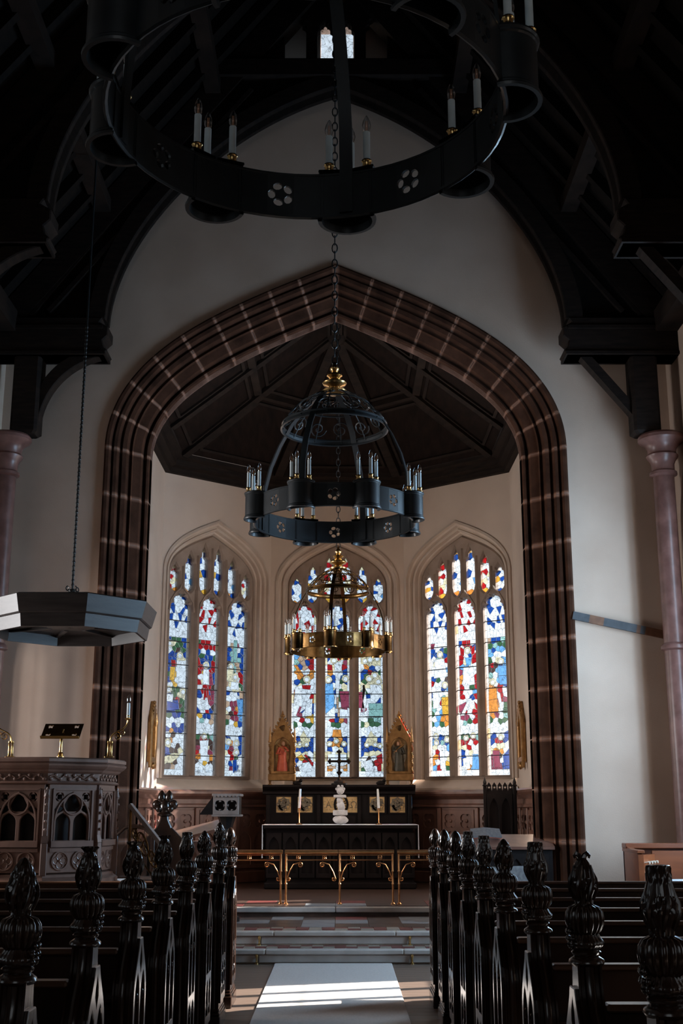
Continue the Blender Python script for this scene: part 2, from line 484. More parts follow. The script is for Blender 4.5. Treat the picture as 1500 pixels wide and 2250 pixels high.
def foil(cx, cy, r, lobes=4, n=6, ph=None, depth=0.62):
    """outline of a cusped circle"""
    out = []
    ph = PI / 4 if ph is None else ph
    rl = r * 0.52
    dc = r - rl
    half = PI / lobes
    for k in range(lobes):
        a = ph + 2 * PI * k / lobes
        px, py = cx + dc * math.cos(a), cy + dc * math.sin(a)
        # lobe arc limited to meet its neighbour on the bisector
        sp = PI - math.asin(min(0.999, dc * math.sin(half) / rl)) - half if dc * math.sin(half) < rl else PI * 0.62
        for i in range(n + 1):
            b = a - sp + 2 * sp * i / n
            out.append((px + rl * math.cos(b), py + rl * math.sin(b)))
    return out

def offset_path(path, d):
    """move an open 2D path sideways by d (positive = to the left of its direction), mitred"""
    out = []
    n = len(path)
    for i in range(n):
        p = Vector(path[i])
        a = (p - Vector(path[i - 1])).normalized() if i else None
        b = (Vector(path[i + 1]) - p).normalized() if i < n - 1 else None
        if a is None: a = b
        if b is None: b = a
        na, nb = Vector((-a.y, a.x)), Vector((-b.y, b.x))
        m_ = (na + nb)
        m_.normalize()
        k = 1.0 / max(0.35, m_.dot(na))
        q = p + m_ * d * k
        out.append((q.x, q.y))
    return out

_shared = {}
def part(key, mb, name, mt, parent, smooth=None, loc=(0, 0, 0)):
    """one mesh shared between alike parts"""
    if key in _shared:
        o = bpy.data.objects.new(name, _shared[key])
        o.parent = parent
        o.location = loc
        col.objects.link(o)
        return o
    o = mb().build(name, mt, parent, smooth, loc=loc)
    _shared[key] = o.data
    return o
# ================================================================ the building
def struct(o):
    o['kind'] = 'structure'
    return o

NAVE_X, EAST_Y, EAVES, RIDGE = 3.85, 13.0, 6.9, 11.75
CHX = 2.64                      # half width of the chancel
APSE = [(-CHX, 13.55), (-CHX, 17.5), (-1.075, 18.8), (1.075, 18.8), (CHX, 17.5), (CHX, 13.55)]

# ---- floor: base, boards in the aisle
fl = struct(MB().box(-7.4, 7.4, -5.4, 13.6, -0.3, -0.004).build('floor', 'darkfloor'))
pl = MB().box(-1.3, 1.3, 0, 0.146, -0.012, 0.0).build('floor_plank', 'floorwood', fl, loc=(0, 7.6, 0))
for k in range(1, 29):
    link_copy(pl, fl, T(0, 7.6 + 0.15 * k, 0))

# ---- nave east wall with its gable window
ARCH_W, ARCH_Z, ARCH_RISE = 2.19, 5.45, 1.79
arch_in = arch_path(ARCH_W, 0.0, ARCH_Z, ARCH_RISE, n=40, jn=40)
cut = offset_path(arch_in, 0.42)
outline = [(-NAVE_X, 0)] + [(cut[0][0], 0)] + cut[1:-1] + [(cut[-1][0], 0), (NAVE_X, 0), (NAVE_X, EAVES), (0, RIDGE), (-NAVE_X, EAVES)]
gw = [(-0.20, 10.40), (0.22, 10.40), (0.22, 11.25), (-0.20, 11.25)]
struct(MB().plate([outline, gw], 0.5, m=T(0, EAST_Y + 0.25, 0) @ XZ).build('wall_east', 'plaster'))
g4 = struct(MB().add([(x, EAST_Y + .3, z) for x, z in gw], [(0, 1, 2, 3)]).build('window_4', GL['W']))
MB().box(-0.012, 0.012, EAST_Y + 0.27, EAST_Y + 0.31, 10.4, 11.25).build('glazing_bar', 'lead', g4)

# ---- chancel arch: moulded sandstone blocks, each a piece of its own
PROF = [(0.0, .55), (0.0, .40), (.012, .365), (.035, .35), (.055, .365), (.066, .41), (.080, .41), (.085, .33), (.10, .285), (.19, .225), (.20, .185), (.212, .215), (.238, .215), (.245, .15),
        (.262, .115), (.31, .09), (.322, .13), (.345, .13), (.352, .07), (.372, .035), (.41, .02), (.42, .065), (.438, .065), (.445, .005), (.465, -.03), (.50, -.04), (.525, -.02), (.53, .02)]
PROF = [(d_ * .87, y_) for d_, y_ in PROF]
trim = struct(bpy.data.objects.new('trim_1', None))
trim.location = (0, EAST_Y, 0)
col.objects.link(trim)
offs = [offset_path(arch_in, d) for d, _ in PROF]
npts = len(arch_in)
def arch_piece(i0, i1, shrink, name, mt, inset):
    secs = []
    us = []
    for i in range(i0, i1 + 1):
        us.append((i - i0) / max(1, i1 - i0))
        secs.append([(offs[k][i][0], PROF[k][1] + inset, offs[k][i][1]) for k in range(len(PROF))])
    if shrink:
        for e, nb in ((0, 1), (-1, -2)):
            sec, nx = secs[e], secs[nb]
            secs[e] = [tuple(Vector(a).lerp(Vector(b), min(0.4, 0.006 / max(1e-4, (Vector(a) - Vector(b)).length)))) for a, b in zip(sec, nx)]
    mb = MB().loft(secs)
    me = bpy.data.meshes.new(name)
    me.from_pydata(mb.v, [], mb.f)
    me.update()
    uv = me.uv_layers.new(name='UVMap')
    nP = len(PROF)
    for lp in me.loops:
        vi = lp.vertex_index
        uv.data[lp.index].uv = (us[vi // nP], (vi % nP) / nP)
    me.polygons.foreach_set('use_smooth', [True] * len(me.polygons))
    me.set_sharp_from_angle(angle=R(35))
    me.materials.append(M[mt])
    o = bpy.data.objects.new(name, me)
    o.parent = trim
    col.objects.link(o)
    return o
# joints: jamb every ~0.49 m, arch ring every ~0.33 m (indices on the sampled path; 40 jamb + 40 arch samples each side)
def joint_ids():
    ids = [0]
    acc, step = 0.0, 0.49
    for i in range(1, npts // 2 + 1):
        acc += (Vector(offs[10][i]) - Vector(offs[10][i - 1])).length
        step = 0.49 if arch_in[i][1] < ARCH_Z else 0.37
        if acc >= step - 0.03:
            ids.append(i)
            acc = 0.0
    if npts // 2 - ids[-1] < 3:
        ids.pop()
    ids.append(npts // 2)
    right = [npts - 1 - i for i in reversed(ids[:-1])]
    return ids + right
J = joint_ids()
for a, b in zip(J[:-1], J[1:]):
    arch_piece(a, b, True, 'arch_stone', 'sandstone', 0.0)
arch_piece(0, npts - 1, False, 'mortar_bed', 'mortar', 0.008)

# ---- chancel floor, steps and tiles
ST1, ST2, ST3 = 0.13, 0.26, 0.36
cf = struct(MB().box(-CHX - .2, CHX + .2, 13.95, 19.0, 0.0, ST3 - 0.004).build('floor_chancel', 'tilebrown'))
s1 = struct(MB().bbox(-3.3, 3.3, 11.98, 14.0, 0.0, ST1 - 0.004, 0.004).build('floor_lower_step', 'dressed'))
s2 = struct(MB().bbox(-3.3, 3.3, 12.33, 14.0, ST1 - 0.004, ST2 - 0.004, 0.004).build('floor_upper_step', 'dressed'))
def nosing(parent, xs, y, z, t=0.045):
    for a, b in zip(xs[:-1], xs[1:]):
        MB().bbox(a + .003, b - .003, y - 0.03, y + 0.10, z - t, z, 0.008).build('marble_nosing', 'marble', parent)
nosing(s1, [-3.3, -1.9, -0.66, 0.66, 1.9, 3.3], 11.98, ST1)
nosing(s2, [-3.3, -1.9, -0.60, 0.60, 1.9, 3.3], 12.33, ST2)
nosing(cf, [-2.8, -1.4, 0.0, 1.4, 2.8], 13.95, ST3, 0.055)
# risers faced with marble panels
for parent, y, z0, z1 in ((s1, 11.975, 0.012, ST1 - .05), (s2, 12.325, ST1 + .012, ST2 - .05)):
    for a, b in ((-2.0, -0.74), (-0.72, 0.72), (0.74, 2.0)):
        MB().bbox(a, b, y - 0.008, y + 0.02, z0, z1, 0.004).build('riser_slab', 'marble', parent)
def tile_row(parent, y0, y1, z, x0, x1, w, mats, shift=0):
    cache = {}
    k = 0
    x = x0
    while x < x1 - 1e-6:
        mt = mats[(k + shift) % len(mats)]
        if mt not in cache:
            cache[mt] = MB().bbox(0.002, w - 0.002, 0.002, y1 - y0 - 0.002, -0.004, 0.004, 0.002).build('floor_tile', mt, parent, loc=(x, y0, z))
        else:
            link_copy(cache[mt], parent, T(x, y0, z))
        x += w
        k += 1
tile_row(s1, 12.09, 12.20, ST1, -1.32, 1.32, 0.11, ['tilered', 'tilecream', 'tilered', 'tilered', 'tilecream'])
tile_row(s1, 12.20, 12.31, ST1, -1.32, 1.32, 0.11, ['tilecream', 'tilered', 'tilered', 'tilecream', 'tilered'])
tile_row(s2, 12.45, 12.58, ST2, -1.43, 1.43, 0.13, ['tilered', 'tilecream'])
tile_row(s2, 12.58, 12.71, ST2, -1.43, 1.43, 0.13, ['tilecream', 'tilered', 'tilered'])
for y0, y1, mts in ((12.72, 13.1, ['slab', 'tilebrown', 'tilebrown', 'tilebrown']), (13.1, 13.5, ['tilebrown', 'slab', 'slab', 'tilebrown', 'slab', 'slab']), (13.5, 13.9, ['tilebrown', 'tilered', 'tilebrown', 'slab'])):
    tile_row(s2, y0, y1, ST2, -1.75, 1.75, 0.35, mts)
tile_row(cf, 14.07, 14.45, ST3, -2.1, 2.1, 0.35, ['tilebrown', 'slab', 'tilered', 'tilebrown', 'tilebrown', 'slab', 'slab', 'tilebrown', 'tilebrown', 'tilered', 'slab', 'tilebrown'])
tile_row(cf, 14.45, 14.85, ST3, -2.1, 2.1, 0.35, ['tilered', 'tilebrown', 'tilebrown'])
# brass handrail sockets at the step ends of the centre bay
for x in (-0.74, 0.74):
    for parent, y, z in ((s1, 11.95, 0.0), (s2, 12.30, ST1)):
        MB().lathe([(.018, 0), (.018, .012), (.009, .02), (.009, .055), (.016, .065), (.014, .085), (.004, .092)], 10, T(x, y, z)).build('brass_peg', 'brass', parent, 40)

# ---- chancel side walls and the three apse walls with traceried windows
for sgn, nm in ((-1, 'wall_chancel_left'), (1, 'wall_chancel_right')):
    hs_ = [[(15.55 + k * .3 + x, z) for x, z in arch_path(.24, 2.0, 4.6, .4, n=6, jn=1)] for k in (-1, 1)]  # unseen openings added to let the chancel fill in
    struct(MB().plate([[(13.5, 0), (17.6, 0), (17.6, 6.8), (13.5, 6.8)]] + hs_, .4, m=T(sgn * (CHX + .2), 0, 0) @ YZ).build(nm, 'plaster_chancel'))

WIN_W, WIN_ZB, WIN_ZS, WIN_RISE = 0.80, 1.86, 4.93, 0.70
LW, MW = 0.385, 0.150
def head(cx, wd, z0, zs, top, cusp=True):
    """light: straight sides, then a cinquefoil cusped head"""
    pts = [(cx - wd / 2, z0), (cx + wd / 2, z0), (cx + wd / 2, zs)]
    h = top - zs
    r = wd / 2
    f = [(1.0, .10), (.97, .24), (.86, .36), (.66, .42), (.62, .44), (.68, .56), (.60, .72), (.44, .80), (.28, .80), (.22, .80), (.22, .90), (.10, .98), (0, 1.0)]
    pts += [(cx + r * a, zs + h * b) for a, b in f]
    pts += [(cx - r * a, zs + h * b) for a, b in reversed(f[:-1])]
    pts.append((cx - wd / 2, zs))
    return pts
def small_light(cx, wd, z0, top, side):
    r = wd / 2
    h = top - z0
    lo = [(-1, .20), (-.7, .09), (-.1, .02), (1, 0.0)] if side < 0 else [(-1, 0.0), (.1, .02), (.7, .09), (1, .20)]
    up = [(1, .66), (.92, .74), (.55, .78), (.50, .80), (.52, .88), (.22, .95), (0, 1.0)]
    pts = [(cx + r * a, z0 + h * b) for a, b in lo] + [(cx + r * a, z0 + h * b) for a, b in up] + [(cx - r * a, z0 + h * b) for a, b in reversed(up[:-1])]
    return pts

def clip_half(poly, nx, ny, c):
    """keep nx*x + ny*y <= c"""
    out = []
    n = len(poly)
    for i in range(n):
        p, q = poly[i], poly[(i + 1) % n]
        dp, dq = nx * p[0] + ny * p[1] - c, nx * q[0] + ny * q[1] - c
        if dp <= 0: out.append(p)
        if (dp < 0 < dq) or (dq < 0 < dp):
            t = dp / (dp - dq)
            out.append((p[0] + (q[0] - p[0]) * t, p[1] + (q[1] - p[1]) * t))
    return out
def inset(poly, d):
    out = list(poly)
    n = len(poly)
    for i in range(n):
        p, q = Vector(poly[i]), Vector(poly[(i + 1) % n])
        e = q - p
        if e.length < 1e-6: continue
        e.normalize()
        nx, ny = e.y, -e.x          # outward for counter-clockwise
        out = clip_half(out, nx, ny, nx * p.x + ny * p.y - d)
        if len(out) < 3: return []
    return out
def area(p):
    return 0.5 * sum(p[i][0] * p[(i + 1) % len(p)][1] - p[(i + 1) % len(p)][0] * p[i][1] for i in range(len(p)))
def subtract(cell, feat):
    out = []
    cur = cell
    n = len(feat)
    for i in range(n):
        p, q = feat[i], feat[(i + 1) % n]
        ex, ey = q[0] - p[0], q[1] - p[1]
        nx, ny = ey, -ex
        c = nx * p[0] + ny * p[1]
        o_ = clip_half(cur, -nx, -ny, -c)
        if len(o_) >= 3 and abs(area(o_)) > 1e-7: out.append(o_)
        cur = clip_half(cur, nx, ny, c)
        if len(cur) < 3: break
    return out, len(cur) >= 3 and abs(area(cur)) > 1e-7
def carve(cells, feats):
    for fp, ch in feats:
        if area(fp) < 0: fp = fp[::-1]
        fx0, fx1, fz0, fz1 = min(p[0] for p in fp), max(p[0] for p in fp), min(p[1] for p in fp), max(p[1] for p in fp)
        new = []
        for poly, c in cells:
            if max(p[0] for p in poly) <= fx0 or min(p[0] for p in poly) >= fx1 or max(p[1] for p in poly) <= fz0 or min(p[1] for p in poly) >= fz1:
                new.append((poly, c)); continue
            pieces, hit = subtract(poly, fp)
            if hit: new += [(p_, c) for p_ in pieces if abs(area(p_)) > 4e-5]
            else: new.append((poly, c))
        new.append((fp, ch))
        cells = new
    return cells
H = 'h'
# figures of the painted scenes: haloes (H, u, row, radius) and robes (colour, outline), u across the light, row down the window
FIG = {
 (2, 0): [('O', [(.10, 1468), (.22, 1467), (.50, 1490), (.42, 1495)]), ('O', [(.88, 1478), (.95, 1482), (.76, 1491), (.70, 1487)]), ('W', [(.16, 1516), (.66, 1506), (.78, 1530), (.56, 1562), (.25, 1574), (.08, 1576), (.13, 1540)]), ('R', [(.42, 1511), (.78, 1511), (.74, 1521), (.45, 1519)]), (H, .61, 1498, 8), ('M', [(.34, 1556), (.42, 1558), (.30, 1576), (.20, 1577)]), ('W', [(.60, 1545), (.84, 1540), (.82, 1576), (.55, 1578)]),
          ('C', [(.50, 1608), (.63, 1620), (.50, 1629), (.38, 1620)]), (H, .17, 1638, 5), (H, .36, 1636, 5), (H, .62, 1637, 6), ('W', [(.48, 1676), (.72, 1674), (.86, 1684), (.82, 1694), (.58, 1697), (.40, 1690)]), ('R', [(.52, 1660), (.60, 1658), (.82, 1672), (.78, 1675)])],
 (2, 1): [('O', [(.16, 1439), (.80, 1439), (.80, 1446), (.16, 1446)]), ('W', [(.06, 1436), (.14, 1436), (.40, 1461), (.33, 1465)]), ('W', [(.88, 1436), (.80, 1436), (.62, 1461), (.69, 1465)]), ('W', [(.37, 1461), (.69, 1461), (.66, 1485), (.60, 1500), (.44, 1500), (.40, 1483)]), ('W', [(.42, 1500), (.60, 1500), (.55, 1537), (.46, 1537)]), ('T', [(.46, 1537), (.56, 1537), (.55, 1562), (.47, 1562)]), (H, .37, 1457, 8), ('b', [(.02, 1508), (.32, 1508), (.40, 1540), (.34, 1572), (.04, 1572)]), (H, .15, 1499, 8), ('M', [(.58, 1524), (.96, 1524), (.96, 1560), (.66, 1560)]), (H, .82, 1497, 8), ('W', [(.06, 1572), (.40, 1556), (.42, 1582), (.04, 1584)]), ('W', [(.60, 1562), (.90, 1564), (.96, 1582), (.60, 1582)]),
          ('O', [(.34, 1606), (.64, 1606), (.68, 1622), (.30, 1622)]), (H, .20, 1636, 6), (H, .76, 1636, 6), (H, .46, 1630, 6), ('W', [(.14, 1658), (.86, 1658), (.86, 1678), (.14, 1678)]), ('T', [(.16, 1682), (.44, 1682), (.44, 1688), (.16, 1688)]), ('T', [(.58, 1682), (.86, 1682), (.86, 1688), (.58, 1688)])],
 (2, 2): [(H, .28, 1458, 8), (H, .48, 1455, 8), (H, .76, 1453, 8), ('W', [(.10, 1512), (.26, 1510), (.34, 1546), (.24, 1576), (.08, 1576), (.20, 1545)]), ('W', [(.48, 1510), (.90, 1510), (.96, 1530), (.72, 1548), (.48, 1546)]), ('g', [(.42, 1550), (.96, 1550), (.96, 1563), (.42, 1563)]), ('g', [(.42, 1563), (.96, 1563), (.96, 1578), (.42, 1578)]), (H, .44, 1497, 8), (H, .66, 1489, 8), (H, .80, 1503, 8), ('M', [(.02, 1526), (.18, 1526), (.16, 1560), (.02, 1560)]),
          ('C', [(.50, 1608), (.63, 1620), (.50, 1629), (.38, 1620)]), (H, .34, 1638, 6), (H, .66, 1637, 6), (H, .84, 1640, 6), ('W', [(.30, 1672), (.50, 1668), (.58, 1680), (.50, 1692), (.30, 1694), (.20, 1684)]), ('R', [(.70, 1662), (.92, 1656), (.94, 1678), (.78, 1676)])],
 (1, 0): [(H, .16, 1424, 7), (H, .62, 1449, 8), ('W', [(.48, 1460), (.86, 1460), (.92, 1505), (.50, 1508)]), ('R', [(.24, 1460), (.44, 1460), (.44, 1474), (.26, 1474)]), ('Y', [(.22, 1475), (.44, 1475), (.40, 1503), (.20, 1505)]), (H, .18, 1524, 8), (H, .80, 1527, 8), ('B', [(.12, 1548), (.60, 1545), (.66, 1566), (.16, 1570)]), ('W', [(.05, 1534), (.38, 1534), (.36, 1551), (.08, 1549)]), (H, .22, 1636, 8), ('C', [(.05, 1668), (.40, 1660), (.62, 1670), (.40, 1680), (.10, 1680)])],
 (1, 1): [(H, .48, 1470, 8), ('W', [(.36, 1479), (.60, 1479), (.62, 1512), (.34, 1512)]), ('M', [(.62, 1484), (.76, 1488), (.84, 1512), (.64, 1514)]), ('R', [(.42, 1520), (.62, 1520), (.66, 1545), (.40, 1545)]), ('W', [(.48, 1540), (.58, 1540), (.66, 1566), (.42, 1566)]), (H, .48, 1622, 7), ('W', [(.30, 1632), (.68, 1630), (.62, 1674), (.36, 1674)]), ('W', [(.10, 1682), (.26, 1676), (.46, 1684), (.44, 1698), (.12, 1698)]), ('W', [(.58, 1688), (.80, 1678), (.92, 1686), (.90, 1698), (.58, 1698)])],
 (1, 2): [('g', [(.40, 1418), (.58, 1418), (.58, 1466), (.40, 1466)]), (H, .30, 1475, 7), ('C', [(.14, 1482), (.42, 1482), (.44, 1508), (.14, 1506)]), (H, .52, 1497, 8), ('W', [(.34, 1508), (.66, 1508), (.70, 1524), (.30, 1524)]), ('b', [(.60, 1544), (.92, 1544), (.92, 1572), (.70, 1572)]), ('T', [(.70, 1526), (.94, 1526), (.92, 1542), (.74, 1542)]), (H, .27, 1634, 7), (H, .64, 1636, 7), (H, .64, 1655, 7), ('B', [(.48, 1672), (.66, 1670), (.70, 1696), (.50, 1698)])],
 (3, 0): [(H, .54, 1445, 8), ('W', [(.30, 1455), (.72, 1455), (.86, 1494), (.24, 1496)]), (H, .74, 1512, 8), ('Y', [(.58, 1538), (.98, 1538), (.98, 1556), (.56, 1556)]), ('Y', [(.58, 1556), (.98, 1556), (.98, 1575), (.60, 1575)]), ('W', [(.16, 1526), (.48, 1524), (.46, 1560), (.18, 1562)]), (H, .28, 1620, 7), (H, .30, 1634, 7), (H, .78, 1628, 7), ('W', [(.44, 1652), (.66, 1652), (.70, 1690), (.46, 1690)])],
 (3, 1): [('R', [(.16, 1424), (.36, 1432), (.34, 1446), (.18, 1442)]), ('R', [(.84, 1424), (.66, 1432), (.68, 1446), (.82, 1442)]), (H, .50, 1434, 8), ('b', [(.38, 1450), (.70, 1450), (.62, 1468), (.44, 1466)]), ('W', [(.30, 1470), (.74, 1470), (.80, 1510), (.26, 1512)]), ('M', [(.04, 1554), (.40, 1546), (.36, 1562), (.06, 1570)]), ('R', [(.74, 1546), (.92, 1556), (.94, 1570), (.80, 1562)]), ('W', [(.50, 1540), (.64, 1540), (.28, 1576), (.12, 1576)]), (H, .34, 1624, 7), (H, .66, 1620, 7), ('b', [(.62, 1660), (.86, 1660), (.96, 1692), (.58, 1692)]), ('W', [(.18, 1668), (.46, 1666), (.50, 1690), (.20, 1692)])],
 (3, 2): [(H, .66, 1458, 8), ('b', [(.52, 1468), (.94, 1468), (.94, 1490), (.54, 1490)]), ('b', [(.54, 1490), (.94, 1490), (.92, 1510), (.58, 1510)]), (H, .28, 1502, 8), ('O', [(.10, 1516), (.44, 1514), (.46, 1540), (.08, 1542)]), ('O', [(.08, 1542), (.46, 1540), (.50, 1568), (.08, 1570)]), ('W', [(.46, 1528), (.58, 1528), (.70, 1566), (.58, 1568)]), (H, .56, 1624, 7), ('M', [(.18, 1652), (.48, 1652), (.50, 1690), (.22, 1690)]), ('B', [(.62, 1664), (.94, 1646), (.96, 1684), (.66, 1686)])]}
YTOP = {(2, 0): 1333, (2, 1): 1333, (2, 2): 1333, (1, 0): 1310, (1, 1): 1318, (1, 2): 1330, (3, 0): 1324, (3, 1): 1313, (3, 2): 1302}
def figures(key, xa, xb, z0, z1):
    out = []
    sc = (z1 - z0) / (1705 - YTOP[key])
    zz = lambda y: z0 + (1705 - y) * sc
    xx = lambda u: xa + u * (xb - xa)
    for f in FIG[key]:
        if f[0] == H:
            c, r_ = (xx(f[1]), zz(f[2])), f[3] * sc
            out.append((circle(c[0], c[1], r_, 12), 'C'))
            out.append((circle(c[0], c[1] - r_ * .12, r_ * .62, 8), 'W'))
        else:
            out.append(([(xx(u), zz(y)) for u, y in f[1]], f[0]))
    return out
def leaded(x0, x1, z0, z1, rows, rng, border=True):
    """jittered leaded-glass cells: [(polygon, colour letter)], rows top to bottom"""
    seeds = []
    nr = len(rows)
    bw = 0.045 if border else 0.0
    for j, row in enumerate(rows):
        zc = z1 - (j + 0.5) * (z1 - z0) / nr
        nc = len(row)
        sh = (.22 if j % 2 else -.22)
        for i, ch in enumerate(row):
            ww = (x1 - x0 - 2 * bw) / nc
            hh = (z1 - z0) / nr
            jx = 0.30 if ch != 'W' else 0.22
            seeds.append((x0 + bw + (i + 0.5 + sh) * ww + rng.uniform(-jx, jx) * ww, zc + rng.uniform(-.3, .3) * hh, ch))
    cells = []
    R2 = ((z1 - z0) / nr * 3.2) ** 2
    for a in seeds:
        poly = [(x0 + bw, z0), (x1 - bw, z0), (x1 - bw, z1), (x0 + bw, z1)]
        for b in seeds:
            if b is a: continue
            dx, dz = b[0] - a[0], b[1] - a[1]
            if dx * dx + dz * dz > R2: continue
            c = (b[0] ** 2 + b[1] ** 2 - a[0] ** 2 - a[1] ** 2) / 2
            poly = clip_half(poly, dx, dz, c)
            if len(poly) < 3: break
        if len(poly) >= 3: cells.append((poly, a[2]))
    if border:
        nb = max(6, nr // 2)
        for k in range(nb):
            za, zb = z0 + (z1 - z0) * k / nb, z0 + (z1 - z0) * (k + 1) / nb
            ch = 'W' if rng.random() < .9 else 'C'
            cells.append(([(x0, za), (x0 + bw, za), (x0 + bw, zb), (x0, zb)], ch))
            cells.append(([(x1 - bw, za), (x1, za), (x1, zb), (x1 - bw, zb)], ch))
    return cells

MAPS = {
 1: ["BWWB BWWB WWWB WbWB WWWB WWWB WWWW WWWW WGWW BGGB CGGB WGDG WBDB BBCC BRWW BRWW GYWW BYWW WYWW WGGW WGCC WDRG WBDG BBWG GBWG WWWW WBWB BOBB WDWW DOWW CWDW BDDC BCCW CYDW DTWW WWWW",
     "WWWW RWWO RWWR RWWR YWWO WWWW WWWW WGGW WWWW WRRW RRRR WWWW GBBG RBBR RBBR RYYR WCCW RCCW WRWD WRWM WWRM WWMM WWWD BWRB YWWT WgWT WWWW WWWW GRGg DRRD MWCD RWWM OWWO DWYD WWWW WWWW",
     "WBWB BWWB BWWB WBBW BWWB WWWW WWWW WWWW WWWW WTWW BgWB BggB BggB DgTB WgTW CWWR CCWR TCCG WCCG BWWB WWWB TMMT WMOT CDRb TMWb GWYB WWWW WWWW BWWB WOWB bMWB CRCB WRGW WBCW WMBW WWWW"],
 2: ["RWWR RWWR WRWR WWWR WRWW WWWW WWWW WRWR WWWW bbWR bbbR bTTR gTWR gWTR OWWO WOWO WWCW WCCW MWRW OWRR MWWO WWWB WWWB WMWY WRWY GWGG WWWW WWWW BCCB BCCB BBBB CCCW BYDW BWRR DWWW WWWW",
     "BWWB WWWB WBBW WWWW BWWB WWWW WWWW WWWW RRRR RYYR WOOW WRRW WCCW RCWR OWWB bWWb BWWB CWWC CBWC bWWW bWWG bbWM bWTM WBTM WBOM WGGW WWWW WWWW BOOB BOOB BWCB CWCC OWDG WWWW OWWO WWWW",
     "WRRW WRWR WWWR RWWW WWWW WWWW WWWW WRRW RWWR GgGg RGRR CRCR CCCC WOWW BWBG BGCC GCCB CCCC GWWB WWWW MWWB MWWg MWgg WWgg WGgg GCGG WWWW WWWW BCCB BCCB BBBB BCCC WDWR WWDR GWWR WWWW"],
 3: ["BWWB BWWB WWWB BWWB WBWB WWWW WWWW WWWW WWWW WWWW BWBW BBGB WgCW WCCW WWWb WWWW BWWD WWWD WWWb WBWW WWgC WWRO gWRO WWbO WbOO GbGO WWWW WWWW BBBg bBgB CWWb WRBW ORWC OWGY bRWG WWWW",
     "WWWW WWRW RWWR OWWR RWWR WWWW WWWW WWWW WgWW WRRW WRRW WWWW RWWR RCCR bbWW WbbW OWWR OWWR RWWR RWWb RWBR WWWW gWWC MRWR MWWR WgGR WWWW WWWW GGRg RRWR CRWW BWCW BWWW BOWb WObb WWWW",
     "BWWB BWWB WWWB BWWB WWWB WWWW WWWW WWWW WBBW TBBg GgGG bBbb bWWW GWCb RDWb DDbb gWbb CWbb OWRB OORW OWRW OWWM OOWG OOWG OWWg GWGG WWWW WWWW BWWB BRRB WCCW COOW MDWB MMWB MMBB WWWW"]}
TOPS = ["CC WB BW WW YB WW WW BY", "CC RR WW RW WC CW RW YO", "YC BB WW WW BW Wb WW OB"]

